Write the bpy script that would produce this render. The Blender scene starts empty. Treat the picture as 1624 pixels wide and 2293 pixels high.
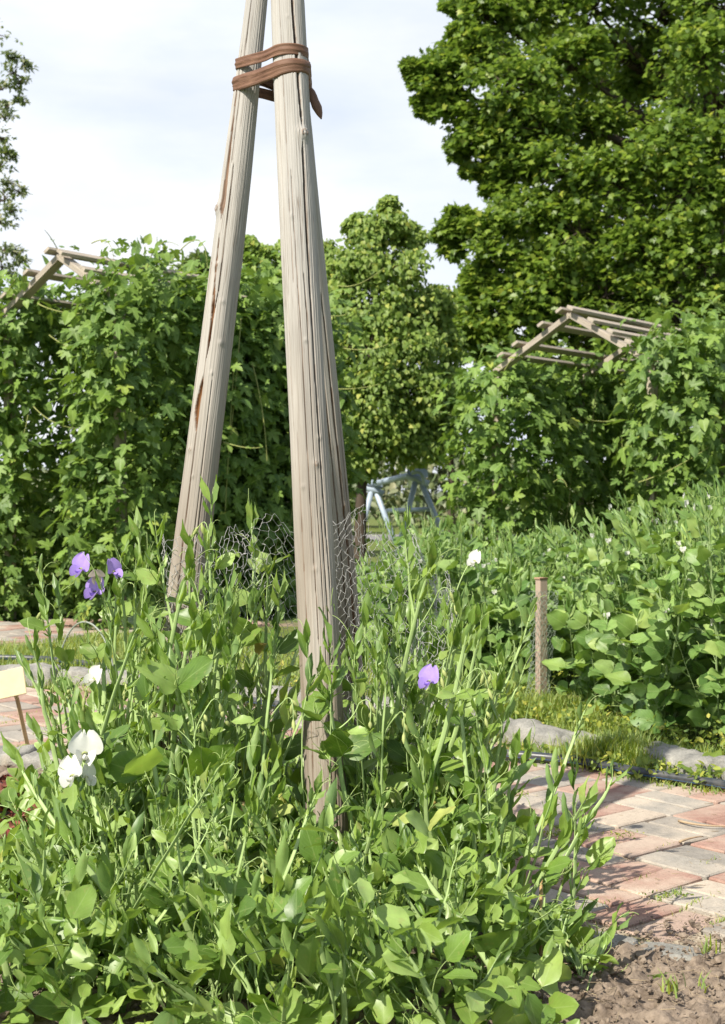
import bpy, math, random
import numpy as np
from math import sin, cos, pi, radians, sqrt, atan2
from mathutils import Vector, Matrix

rng = np.random.default_rng(11)
random.seed(5)
scene = bpy.context.scene
COL = scene.collection

# ------------------------------------------------------------------ camera
CAM_H = 1.2
FD = 3107.0            # focal length in units of a 1624 x 2293 picture
CX, CY, HZ = 812.0, 1146.5, 1095.0
PITCH = math.atan((CY - HZ) / FD)
cam_d = bpy.data.cameras.new('camera')
cam = bpy.data.objects.new('camera', cam_d)
COL.objects.link(cam)
cam.location = (0, 0, CAM_H)
cam.rotation_euler = (pi / 2 - PITCH, 0, 0)
cam_d.sensor_fit = 'VERTICAL'
cam_d.sensor_height = 36.0
cam_d.lens = 36.0 * FD / 2293.0
cam_d.clip_end = 2000
cam_d.dof.use_dof = True
cam_d.dof.focus_distance = 3.95
cam_d.dof.aperture_fstop = 8.0
scene.camera = cam

# ------------------------------------------------------------------ light
SUN = Vector((-0.46, -0.52, 0.72)).normalized()
world = bpy.data.worlds.new('World')
scene.world = world
world.use_nodes = True
nt = world.node_tree
for n in list(nt.nodes): nt.nodes.remove(n)
out = nt.nodes.new('ShaderNodeOutputWorld')
sky = nt.nodes.new('ShaderNodeTexSky')
sky.sky_type = 'NISHITA'
sky.sun_disc = False
sky.sun_elevation = math.asin(SUN.z)
sky.sun_rotation = math.atan2(SUN.x, SUN.y)
bg = nt.nodes.new('ShaderNodeBackground'); bg.inputs[1].default_value = 0.09
nt.links.new(sky.outputs[0], bg.inputs[0])
tc = nt.nodes.new('ShaderNodeTexCoord')
mp = nt.nodes.new('ShaderNodeMapping'); mp.inputs['Scale'].default_value = (1.6, 1.6, 5.0)
mp.inputs['Location'].default_value = (1.3, 0.4, 0.2)
nt.links.new(tc.outputs['Generated'], mp.inputs[0])
nz = nt.nodes.new('ShaderNodeTexNoise'); nz.inputs['Scale'].default_value = 1.7
nz.inputs['Detail'].default_value = 7; nz.inputs['Roughness'].default_value = 0.55
nt.links.new(mp.outputs[0], nz.inputs[0])
rp = nt.nodes.new('ShaderNodeValToRGB')
rp.color_ramp.elements[0].position = 0.30; rp.color_ramp.elements[0].color = (0.72, 0.72, 0.72, 1)
rp.color_ramp.elements[1].position = 0.56; rp.color_ramp.elements[1].color = (1, 1, 1, 1)
nt.links.new(nz.outputs[0], rp.inputs[0])
# cloud colour: soft grey undersides to white tops
nz2 = nt.nodes.new('ShaderNodeTexNoise'); nz2.inputs['Scale'].default_value = 3.1
nz2.inputs['Detail'].default_value = 6
nt.links.new(mp.outputs[0], nz2.inputs[0])
cr = nt.nodes.new('ShaderNodeValToRGB')
cr.color_ramp.elements[0].position = 0.36; cr.color_ramp.elements[0].color = (0.66, 0.71, 0.80, 1)
cr.color_ramp.elements[1].position = 0.66; cr.color_ramp.elements[1].color = (0.81, 0.82, 0.84, 1)
nt.links.new(nz2.outputs[0], cr.inputs[0])
bgc = nt.nodes.new('ShaderNodeBackground'); bgc.inputs[1].default_value = 0.85
nt.links.new(cr.outputs[0], bgc.inputs[0])
# the cloud bank stands in the north half of the sky (beyond the garden); the rest is blue
sep = nt.nodes.new('ShaderNodeSeparateXYZ'); nt.links.new(tc.outputs['Generated'], sep.inputs[0])
mr = nt.nodes.new('ShaderNodeMapRange')
mr.inputs['From Min'].default_value = -0.1; mr.inputs['From Max'].default_value = 0.75
mr.inputs['To Min'].default_value = 0.25; mr.inputs['To Max'].default_value = 1.0
nt.links.new(sep.outputs['Y'], mr.inputs[0])
mu = nt.nodes.new('ShaderNodeMath'); mu.operation = 'MULTIPLY'
nt.links.new(rp.outputs[0], mu.inputs[0]); nt.links.new(mr.outputs[0], mu.inputs[1])
mx = nt.nodes.new('ShaderNodeMixShader')
nt.links.new(mu.outputs[0], mx.inputs[0]); nt.links.new(bg.outputs[0], mx.inputs[1]); nt.links.new(bgc.outputs[0], mx.inputs[2])
nt.links.new(mx.outputs[0], out.inputs[0])

sd = bpy.data.lights.new('sun', 'SUN'); sd.energy = 4.6; sd.angle = radians(0.6); sd.color = (1.0, 0.94, 0.82)
so = bpy.data.objects.new('sun', sd); COL.objects.link(so)
so.rotation_euler = SUN.to_track_quat('Z', 'Y').to_euler()
scene.view_settings.view_transform = 'Standard'
scene.view_settings.look = 'None'
scene.view_settings.exposure = 0.72
scene.view_settings.gamma = 1.0
scene.cycles.max_bounces = 7
scene.cycles.transmission_bounces = 4
scene.cycles.diffuse_bounces = 4
scene.cycles.transparent_max_bounces = 4

# ------------------------------------------------------------------ helpers
def P(x, y, Y):
    """point at distance Y (metres) seen at (x, y) of the 1624 x 2293 survey"""
    u = (x - CX) / FD; v = (CY - y) / FD
    d = np.array([u, cos(PITCH) + v * sin(PITCH), -sin(PITCH) + v * cos(PITCH)])
    return np.array([0, 0, CAM_H]) + d * (Y / d[1])
def G(x, y, z=0.0):
    u = (x - CX) / FD; v = (CY - y) / FD
    d = np.array([u, cos(PITCH) + v * sin(PITCH), -sin(PITCH) + v * cos(PITCH)])
    return np.array([0, 0, CAM_H]) + d * ((z - CAM_H) / d[2])
def PX(p):
    """inverse of P"""
    q = np.asarray(p, float) - np.array([0, 0, CAM_H])
    f = q[1] * cos(PITCH) - q[2] * sin(PITCH); up = q[1] * sin(PITCH) + q[2] * cos(PITCH)
    return CX + FD * q[0] / f, CY - FD * up / f

def nrm(v):
    v = np.asarray(v, float)
    return v / (np.linalg.norm(v, axis=-1, keepdims=True) + 1e-12)

class MB:
    """collects numpy chunks; build() links them as one mesh object"""
    def __init__(s): s.V = []; s.F = []; s.UV = []; s.A = []; s.n = 0; s.M = []
    def add(s, V, F, UV=None, A=None, m=0):
        V = np.asarray(V, float).reshape(-1, 3)
        if not isinstance(F, list): F = [np.asarray(F, int)]
        for f in F:
            f = np.asarray(f, int)
            if f.size: s.F.append(f + s.n); s.M.append(m)
        s.V.append(V)
        s.UV.append(np.zeros((len(V), 2)) if UV is None else np.asarray(UV, float))
        s.A.append(np.zeros(len(V)) if A is None else np.asarray(A, float))
        s.n += len(V)
    def merge(s, o, m):
        for F in o.F: s.F.append(F + s.n); s.M.append(m)
        s.V += o.V; s.UV += o.UV; s.A += o.A; s.n += o.n
    def mesh(s, name, mats, smooth=True):
        me = bpy.data.meshes.new(name)
        V = np.concatenate(s.V); UV = np.concatenate(s.UV); A = np.concatenate(s.A)
        me.vertices.add(len(V)); me.vertices.foreach_set('co', V.ravel().astype(np.float32))
        li = np.concatenate([f.ravel() for f in s.F]); cnt = np.concatenate([np.full(len(f), f.shape[1]) for f in s.F])
        me.loops.add(len(li)); me.loops.foreach_set('vertex_index', li.astype(np.int32))
        st = np.concatenate([[0], np.cumsum(cnt)[:-1]])
        me.polygons.add(len(cnt)); me.polygons.foreach_set('loop_start', st.astype(np.int32))
        try: me.polygons.foreach_set('loop_total', cnt.astype(np.int32))
        except Exception: pass
        me.polygons.foreach_set('use_smooth', np.full(len(cnt), smooth))
        uvl = me.uv_layers.new(name='UVMap')
        uvl.data.foreach_set('uv', UV[li].ravel().astype(np.float32))
        at = me.attributes.new('mark', 'FLOAT', 'POINT'); at.data.foreach_set('value', A.astype(np.float32))
        if not isinstance(mats, (list, tuple)): mats = [mats]
        for m in mats: me.materials.append(m)
        if len(mats) > 1:
            me.polygons.foreach_set('material_index', np.concatenate([np.full(len(f), m) for f, m in zip(s.F, s.M)]).astype(np.int32))
        me.update(calc_edges=True)
        return me
    def build(s, name, mats, parent=None, smooth=True):
        o = bpy.data.objects.new(name, s.mesh(name, mats, smooth)); COL.objects.link(o)
        if parent is not None: o.parent = parent
        return o

def tag(o, label=None, cat=None, group=None, kind=None):
    if label: o['label'] = label
    if cat: o['category'] = cat
    if group: o['group'] = group
    if kind: o['kind'] = kind
    return o
def empty(name, loc=(0, 0, 0), **k):
    o = bpy.data.objects.new(name, None); COL.objects.link(o); o.location = loc
    o.empty_display_size = 0.1
    return tag(o, **k)
def link_mesh(name, me, parent=None):
    o = bpy.data.objects.new(name, me); COL.objects.link(o); o.parent = parent; return o
def copy_tree(o, parent=None):
    c = o.copy(); COL.objects.link(c); c.parent = parent
    for ch in list(o.children): copy_tree(ch, c)
    return c

def frames(pts, side0=None):
    pts = np.asarray(pts, float)
    t = np.gradient(pts, axis=0); t = nrm(t)
    a = np.array(side0 if side0 is not None else ([1, 0, 0] if abs(t[0][0]) < .8 else [0, 1, 0]), float)
    S = []
    for i in range(len(pts)):
        a = a - t[i] * np.dot(a, t[i]); a = a / (np.linalg.norm(a) + 1e-9); S.append(a)
    S = np.array(S); B = np.cross(t, S)
    return t, S, B
def tube(mb, pts, r, sides=5, flat=1.0, side0=None, twist=0.0, m=0, mark=0.0, cap=False):
    """tube along pts; flat <1 squeezes the second axis"""
    pts = np.asarray(pts, float); n = len(pts)
    r = np.broadcast_to(np.asarray(r, float), (n,))
    t, S, B = frames(pts, side0)
    if twist:
        an = np.linspace(0, twist, n)[:, None]
        S, B = S * np.cos(an) + B * np.sin(an), -S * np.sin(an) + B * np.cos(an)
    th = np.linspace(0, 2 * pi, sides, endpoint=False)
    V = pts[:, None, :] + r[:, None, None] * (np.cos(th)[None, :, None] * S[:, None, :] + flat * np.sin(th)[None, :, None] * B[:, None, :])
    L = np.concatenate([[0], np.cumsum(np.linalg.norm(np.diff(pts, axis=0), axis=1))])
    UV = np.stack([np.broadcast_to(th * .05, (n, sides)), np.broadcast_to(L[:, None], (n, sides))], -1)
    i = np.arange(n - 1)[:, None] * sides; j = np.arange(sides)[None, :]; k = (j + 1) % sides
    F = np.stack([i + j, i + k, i + sides + k, i + sides + j], -1).reshape(-1, 4)
    FF = [F]
    if cap:
        FF.append(np.arange(sides)[::-1][None, :]); FF.append((np.arange(sides) + (n - 1) * sides)[None, :])
    mb.add(V, FF, UV.reshape(-1, 2), np.full(n * sides, mark), m)
def bez(p0, p1, p2, n=8, p3=None):
    t = np.linspace(0, 1, n)[:, None]; p0, p1, p2 = map(lambda q: np.asarray(q, float), (p0, p1, p2))
    if p3 is None: return (1 - t) ** 2 * p0 + 2 * t * (1 - t) * p1 + t ** 2 * p2
    p3 = np.asarray(p3, float)
    return (1 - t) ** 3 * p0 + 3 * t * (1 - t) ** 2 * p1 + 3 * t ** 2 * (1 - t) * p2 + t ** 3 * p3
def box(mb, c, sx, sy, sz, ax=None, bev=0.0, m=0):
    """box centred c with half-axes along ax rows"""
    ax = np.eye(3) if ax is None else np.asarray(ax, float)
    b = bev
    # chamfered box: 24 vertices
    V = []; idx = {}
    for s in [(x, y, z) for x in (-1, 1) for y in (-1, 1) for z in (-1, 1)]:
        for k in range(3):
            h = np.array([sx, sy, sz]) / 2 - b; h = h.copy(); h[k] += b
            p = h * np.array(s); idx[(s, k)] = len(V); V.append(p)
    F4 = []; F3 = []
    def quad(L): F4.append(L)
    for k in range(3):
        o = [i for i in range(3) if i != k]
        for sg in (-1, 1):
            L = []
            for a, c2 in ((-1, -1), (1, -1), (1, 1), (-1, 1)):
                s = [0, 0, 0]; s[k] = sg; s[o[0]] = a; s[o[1]] = c2; L.append(idx[(tuple(s), k)])
            flip = (sg == 1) == (k == 1)
            quad(L[::-1] if flip else L)
    # edges and corners
    for k in range(3):
        o = [i for i in range(3) if i != k]
        for a in (-1, 1):
            for c2 in (-1, 1):
                s0 = [0, 0, 0]; s0[k] = -1; s0[o[0]] = a; s0[o[1]] = c2
                s1 = list(s0); s1[k] = 1; s0 = tuple(s0); s1 = tuple(s1)
                quad([idx[(s0, o[0])], idx[(s1, o[0])], idx[(s1, o[1])], idx[(s0, o[1])]])
    for s in [(x, y, z) for x in (-1, 1) for y in (-1, 1) for z in (-1, 1)]:
        F3.append([idx[(s, 0)], idx[(s, 1)], idx[(s, 2)]])
    V = np.array(V)
    UV = np.stack([V[:, 1] + V[:, 2] * .37, V[:, 0]], -1)
    W = V @ ax + np.asarray(c, float)
    mb.add(W, [np.array(F4), np.array(F3)], UV, None, m)
    return W
def beam(mb, a, b, w, h, up=(0, 0, 1), bev=.003, m=0):
    a = np.asarray(a, float); b = np.asarray(b, float)
    x = nrm(b - a); u = np.asarray(up, float); y = nrm(np.cross(u, x)); z = np.cross(x, y)
    box(mb, (a + b) / 2, np.linalg.norm(b - a), w, h, np.array([x, y, z]), bev, m)

def smooth_noise(P2, scale=1.0, seed=0, octaves=4):
    """cheap value noise on 2-D or 3-D points (numpy)"""
    P2 = np.asarray(P2, float); d = P2.shape[-1]; outv = np.zeros(P2.shape[:-1]); amp = 1; tot = 0
    pr = np.array([127.1, 311.7, 74.7])[:d]
    for o in range(octaves):
        q = P2 * scale * 2 ** o + seed * 17.3 + o * 5.1
        i = np.floor(q); f = q - i; f = f * f * (3 - 2 * f)
        v = 0
        for c in range(2 ** d):
            bits = np.array([(c >> k) & 1 for k in range(d)])
            h = np.sin(((i + bits) * pr).sum(-1) + o * 3.3) * 43758.5453; h = h - np.floor(h)
            w = np.prod(np.where(bits == 1, f, 1 - f), -1); v = v + h * w
        outv += amp * (v - .5); tot += amp; amp *= .5
    return outv / tot * 2

# ------------------------------------------------------------------ materials
class NT:
    def __init__(s, name):
        s.mat = bpy.data.materials.new(name); s.mat.use_nodes = True
        s.t = s.mat.node_tree
        for n in list(s.t.nodes): s.t.nodes.remove(n)
        s.out = s.n('OutputMaterial')
    def n(s, ty, **kw):
        nd = s.t.nodes.new('ShaderNode' + ty)
        for k, v in kw.items():
            if k in nd.inputs.keys(): nd.inputs[k].default_value = v
            else: setattr(nd, k, v)
        return nd
    def l(s, a, b): s.t.links.new(a, b)
    def ramp(s, fac, stops, interp='LINEAR'):
        r = s.n('ValToRGB'); r.color_ramp.interpolation = interp
        e = r.color_ramp.elements
        while len(e) < len(stops): e.new(0.5)
        for q, (p, c) in zip(e, stops): q.position = p; q.color = (*c, 1) if len(c) == 3 else c
        s.l(fac, r.inputs[0]); return r.outputs[0]
    def mix(s, f, a, b, mode='MIX'):
        m = s.n('Mix', data_type='RGBA', blend_type=mode)
        for sock, v in ((m.inputs[0], f), (m.inputs[6], a), (m.inputs[7], b)):
            if hasattr(v, 'node'): s.l(v, sock)
            elif isinstance(v, (int, float)): sock.default_value = v
            else: sock.default_value = (*v, 1)
        return m.outputs[2]
    def noise(s, co, scale, detail=4, rough=.5, sc=None):
        if sc is not None:
            mpn = s.n('Mapping'); mpn.inputs['Scale'].default_value = sc; s.l(co, mpn.inputs[0]); co = mpn.outputs[0]
        z = s.n('TexNoise', Scale=scale, Detail=detail, Roughness=rough); s.l(co, z.inputs['Vector']); return z.outputs[0]
    def math(s, op, a, b=0.0):
        m = s.n('Math', operation=op)
        for i, v in enumerate((a, b)):
            if hasattr(v, 'node'): s.l(v, m.inputs[i])
            else: m.inputs[i].default_value = v
        return m.outputs[0]
    def bump(s, h, strength=.3, dist=.01):
        b = s.n('Bump', Strength=strength, Distance=dist); s.l(h, b.inputs['Height']); return b.outputs[0]
    def finish(s, col, rough=.8, normal=None, spec=.3, trans=0.0, tcol=None, metal=0.0, coat=0.0):
        p = s.n('BsdfPrincipled')
        if hasattr(col, 'node'): s.l(col, p.inputs['Base Color'])
        else: p.inputs['Base Color'].default_value = (*col, 1)
        if hasattr(rough, 'node'): s.l(rough, p.inputs['Roughness'])
        else: p.inputs['Roughness'].default_value = rough
        p.inputs['Specular IOR Level'].default_value = spec
        p.inputs['Metallic'].default_value = metal
        if normal is not None: s.l(normal, p.inputs['Normal'])
        if trans > 0:
            t = s.n('BsdfTranslucent')
            c = tcol if tcol is not None else col
            if hasattr(c, 'node'): s.l(c, t.inputs['Color'])
            else: t.inputs['Color'].default_value = (*c, 1)
            m = s.n('MixShader'); m.inputs[0].default_value = trans
            s.l(p.outputs[0], m.inputs[1]); s.l(t.outputs[0], m.inputs[2]); s.l(m.outputs[0], s.out.inputs[0])
        else: s.l(p.outputs[0], s.out.inputs[0])
        return s.mat

def leaf_mat(name, cols, trans=.35, rough=.5, spec=.35, tint=(1.25, 1.25, .45), vein=.35, var=.25, blotch=None):
    """cols: list of (pos, rgb) picked per leaf; veins follow the leaf's own u,v"""
    k = NT(name)
    geo = k.n('NewGeometry'); uv = k.n('UVMap'); tcn = k.n('TexCoord')
    c = k.ramp(geo.outputs['Random Per Island'], cols)
    oi = k.n('ObjectInfo')
    hs = k.n('HueSaturation'); hs.inputs['Hue'].default_value = .5
    k.l(c, hs.inputs['Color'])
    v = k.math('MULTIPLY_ADD', oi.outputs['Random'], var); k.t.nodes[-1].inputs[2].default_value = 1 - var / 2
    k.l(v, hs.inputs['Value'])
    c = hs.outputs[0]
    nz_ = k.noise(tcn.outputs['Object'], 30, 3)
    c = k.mix(.35, c, k.ramp(nz_, [(.3, (.55, .55, .55)), (.7, (1.3, 1.3, 1.25))]), 'MULTIPLY')
    if vein:
        sx = k.n('SeparateXYZ'); k.l(uv.outputs[0], sx.inputs[0])
        du = k.math('ABSOLUTE', k.math('SUBTRACT', sx.outputs[0], .5))
        mid = k.math('LESS_THAN', du, .022)
        ph = k.math('SUBTRACT', k.math('MULTIPLY', sx.outputs[1], 7.0), k.math('MULTIPLY', du, 7.0))
        fr = k.math('FRACT', ph)
        side = k.math('LESS_THAN', k.math('ABSOLUTE', k.math('SUBTRACT', fr, .5)), .05)
        veinm = k.math('MAXIMUM', mid, k.math('MULTIPLY', side, .55))
        c = k.mix(k.math('MULTIPLY', veinm, vein), c, (.38, .50, .20))
    back = k.mix(geo.outputs['Backfacing'], c, k.mix(.45, c, (.22, .33, .14)))
    sc_ = k.noise(tcn.outputs['Object'], 55, 3, .6); yl = k.noise(tcn.outputs['Object'], 3.5, 3, .6)
    back = k.mix(k.math('MULTIPLY', k.ramp(sc_, [(.60, (0, 0, 0)), (.68, (1, 1, 1))]), blotch or 0.0), back, (.34, .33, .12))
    back = k.mix(k.math('MULTIPLY', k.ramp(yl, [(.50, (0, 0, 0)), (.68, (1, 1, 1))]), .35 if blotch else .15), back, k.mix(1.0, back, (1.45, 1.2, .8), 'MULTIPLY'))
    tcol = k.mix(1.0, back, tint, 'MULTIPLY')
    return k.finish(back, rough, None, spec, trans, tcol)

def simple_mat(name, col, rough=.7, spec=.3, trans=0, metal=0, nscale=20, namt=.3, bump=0):
    k = NT(name); tcn = k.n('TexCoord')
    nz_ = k.noise(tcn.outputs['Object'], nscale, 5)
    c = k.mix(namt, col, k.ramp(nz_, [(.3, tuple(q * .45 for q in col)), (.7, tuple(min(1, q * 1.45) for q in col))]))
    return k.finish(c, rough, k.bump(nz_, bump, .01) if bump else None, spec, trans, c if trans else None, metal)

def wood_mat(name, pale, dark, brown=(.20, .09, .035), freq=1.0, grain_bump=.35, grey=.5, stain=None):
    """weathered wood; uv = metres around, metres along; mark = torn or exposed wood"""
    k = NT(name); uv = k.n('UVMap')
    wn = k.n('TexNoise', Scale=1.0, Detail=3); wm = k.n('Mapping'); wm.inputs['Scale'].default_value = (22, 3.2, 1); k.l(uv.outputs[0], wm.inputs[0]); k.l(wm.outputs[0], wn.inputs['Vector'])
    w1 = k.n('VectorMath', operation='SUBTRACT'); k.l(wn.outputs['Color'], w1.inputs[0]); w1.inputs[1].default_value = (.5, .5, .5)
    w2 = k.n('VectorMath', operation='MULTIPLY'); k.l(w1.outputs[0], w2.inputs[0]); w2.inputs[1].default_value = (.020, .12, 0)
    w3 = k.n('VectorMath', operation='ADD'); k.l(uv.outputs[0], w3.inputs[0]); k.l(w2.outputs[0], w3.inputs[1]); uvw = w3.outputs[0]
    fine = k.noise(uvw, 1.0, 6, .65, (260 * freq, 5 * freq, 1))
    mid_ = k.noise(uvw, 1.0, 5, .6, (60 * freq, 2.2 * freq, 1))
    big = k.noise(uv.outputs[0], 1.0, 4, .5, (14 * freq, 1.6 * freq, 1))
    c = k.ramp(fine, [(.30, dark), (.52, pale), (.75, tuple(min(1, q * 1.15) for q in pale))])
    c = k.mix(.40, c, k.ramp(mid_, [(.36, tuple(q * 1.3 for q in dark)), (.50, pale), (.7, tuple(q * .82 for q in pale))]))
    c = k.mix(k.ramp(big, [(.40, (0, 0, 0)), (.75, (grey, grey, grey))]), c, tuple(q * .62 for q in (pale[0] * .92, pale[1] * .97, pale[2] * 1.05)))
    if stain:
        sz = k.n('SeparateXYZ'); k.l(uv.outputs[0], sz.inputs[0])
        g = k.n('MapRange'); g.inputs['From Min'].default_value = stain[0]; g.inputs['From Max'].default_value = stain[1]; k.l(sz.outputs[1], g.inputs[0])
        gg = k.math('MULTIPLY', g.outputs[0], k.ramp(big, [(.30, (.45, .45, .45)), (.62, (1, 1, 1))]))
        c = k.mix(gg, c, k.mix(1.0, c, (.66, .57, .47), 'MULTIPLY'))
    # hairline checks
    chk = k.noise(uvw, 1.0, 3, .45, (95 * freq, .9 * freq, 1))
    line = k.ramp(k.math('ABSOLUTE', k.math('SUBTRACT', chk, .5)), [(.0, (1, 1, 1)), (.012, (0, 0, 0))])
    gate = k.ramp(k.noise(uv.outputs[0], 1.0, 2, .5, (9, 1.3, 1)), [(.46, (0, 0, 0)), (.56, (1, 1, 1))])
    lm = k.math('MULTIPLY', line, gate)
    c = k.mix(k.math('MULTIPLY', lm, .8), c, (.10, .06, .035))
    a = k.n('Attribute', attribute_name='mark')
    br = k.ramp(fine, [(.3, tuple(q * .35 for q in brown)), (.7, tuple(q * 1.3 for q in brown))])
    c = k.mix(a.outputs['Fac'], c, br)
    hgt = k.math('SUBTRACT', k.math('ADD', fine, k.math('MULTIPLY', mid_, .8)), k.math('MULTIPLY', lm, 1.2))
    return k.finish(c, .86, k.bump(hgt, grain_bump, .004), .18)
# ================================================================== SETTING
def in_poly(p, poly):
    x, y = p[..., 0], p[..., 1]; c = np.zeros(x.shape, bool); n = len(poly)
    for i in range(n):
        x0, y0 = poly[i]; x1, y1 = poly[(i + 1) % n]
        hit = ((y0 > y) != (y1 > y)) & (x < (x1 - x0) * (y - y0) / (y1 - y0 + 1e-12) + x0)
        c ^= hit
    return c
def gp(L, z=0.0): return [tuple(G(x, y, z)[:2]) for x, y in L]

def ground_material():
    k = NT('ground_earth'); tcn = k.n('TexCoord')
    n1 = k.noise(tcn.outputs['Object'], 1.3, 6, .6); n2 = k.noise(tcn.outputs['Object'], 22, 5, .6)
    g = k.ramp(n2, [(.3, (.05, .085, .02)), (.7, (.12, .17, .045))])
    s = k.ramp(n2, [(.3, (.17, .12, .085)), (.7, (.33, .26, .19))])
    c = k.mix(k.ramp(n1, [(.52, (0, 0, 0)), (.64, (1, 1, 1))]), g, s)
    return k.finish(c, .95, k.bump(n2, .5, .02), .1)
def grid_radial():
    mb = MB(); rs = np.concatenate([np.linspace(.3, 12, 40), np.geomspace(13, 900, 40)]); th = np.linspace(0, 2 * pi, 96, endpoint=False)
    R, T = np.meshgrid(rs, th, indexing='ij')
    X = R * np.cos(T); Y = 6 + R * np.sin(T)
    Z = -0.035 + 0 * X
    Z = Z + np.clip((R - 25) / 200, 0, 1) * smooth_noise(np.stack([X, Y], -1), .02, 3) * 1.0
    Z = Z - np.clip((R - 60) / 800, 0, 1) * 3
    V = np.stack([X, Y, Z], -1).reshape(-1, 3); V = np.vstack([V, [[0, 6, -.035]]])
    n = len(th); i = np.arange(len(rs) - 1)[:, None] * n; j = np.arange(n)[None]; kk = (j + 1) % n
    F = np.stack([i + j, i + n + j, i + n + kk, i + kk], -1).reshape(-1, 4)
    C = len(V) - 1; F3 = np.stack([np.full(n, C), np.arange(n), (np.arange(n) + 1) % n], -1)
    mb.add(V, [F, F3]); return mb
ground = grid_radial().build('ground', ground_material()); tag(ground, kind='structure')

# ---- brick path ----------------------------------------------------
def sand_material():
    k = NT('sand_joint'); tcn = k.n('TexCoord')
    n2 = k.noise(tcn.outputs['Object'], 60, 6, .7); n1 = k.noise(tcn.outputs['Object'], 3, 4, .6)
    c = k.ramp(n2, [(.3, (.22, .17, .12)), (.7, (.50, .43, .33))])
    c = k.mix(k.ramp(n1, [(.55, (0, 0, 0)), (.7, (.7, .7, .7))]), c, (.16, .19, .05))
    return k.finish(c, .95, k.bump(n2, .6, .01), .1)
def brick_material():
    k = NT('paver_clay_and_concrete'); geo = k.n('NewGeometry'); tcn = k.n('TexCoord')
    at = k.n('Attribute', attribute_name='mark')
    c = k.ramp(at.outputs['Fac'], [(0, (.295, .165, .13)), (.25, (.33, .195, .155)), (.42, (.36, .26, .21)), (.50, (.235, .215, .19)), (.72, (.30, .275, .24)), (.90, (.42, .35, .28))], 'CONSTANT')
    n1 = k.noise(tcn.outputs['Object'], 45, 6, .7); n2 = k.noise(tcn.outputs['Object'], 5, 5, .6); n3 = k.noise(tcn.outputs['Object'], 220, 2, .6); n4 = k.noise(tcn.outputs['Object'], 2.1, 5, .62); pits = k.ramp(k.noise(tcn.outputs['Object'], 90, 2, .5), [(.26, (1, 1, 1)), (.32, (0, 0, 0))])
    c = k.mix(.45, c, k.ramp(n1, [(.3, (.6, .6, .6)), (.65, (1.25, 1.25, 1.25))]), 'MULTIPLY')
    c = k.mix(.5, c, k.ramp(n3, [(.35, (.65, .65, .65)), (.6, (1.2, 1.2, 1.2))]), 'MULTIPLY')
    c = k.mix(k.ramp(n2, [(.42, (.05, .05, .05)), (.68, (.50, .50, .50))]), c, (.52, .44, .35))
    c = k.mix(k.ramp(n4, [(.52, (0, 0, 0)), (.66, (.80, .80, .80))]), c, k.ramp(n3, [(.3, (.42, .34, .26)), (.7, (.60, .52, .42))]))
    c = k.mix(k.math('MULTIPLY', pits, .6), c, (.13, .09, .07))
    return k.finish(c, .92, k.bump(k.math('ADD', n1, k.math('MULTIPLY', n3, .5)), .5, .006), .15)
NEAR_EDGE = [(-700, 1760), (-150, 1700), (0, 1694), (120, 1706), (250, 1712), (420, 1745), (600, 1770), (800, 1795), (1000, 1850), (1150, 1960), (1225, 2055), (1400, 2086), (1624, 2108), (1990, 2150), (2600, 2220)]
FAR_EDGE = [(2600, 1960), (1990, 1835), (1624, 1775), (1420, 1740), (1130, 1692), (1000, 1660), (800, 1612), (600, 1580), (400, 1560), (150, 1545), (0, 1540), (-300, 1530), (-700, 1520)]
PATH = gp(NEAR_EDGE + FAR_EDGE)
PATH2 = gp([(-500, 1448), (-100, 1444), (70, 1440), (150, 1425), (260, 1412), (560, 1400), (560, 1388), (300, 1385), (-100, 1395), (-500, 1400)])
bed_sand = MB()
def poly_sheet(mb, poly, z):
    V = [(x, y, z) for x, y in poly]
    from mathutils.geometry import tessellate_polygon
    tri = tessellate_polygon([[Vector((x, y, 0)) for x, y in poly]])
    F = np.array(tri)
    a, b, c = [np.array(V)[F[:, i]] for i in range(3)]
    flip = np.cross(b - a, c - a)[:, 2] < 0; F[flip] = F[flip][:, ::-1]
    mb.add(V, F)
poly_sheet(bed_sand, gp([(x, y + (42 if y > 1700 else 14)) for x, y in NEAR_EDGE] + FAR_EDGE), -.012)
poly_sheet(bed_sand, PATH2, -.012)
sand = bed_sand.build('path_sand', sand_material()); tag(sand, kind='structure')
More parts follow.
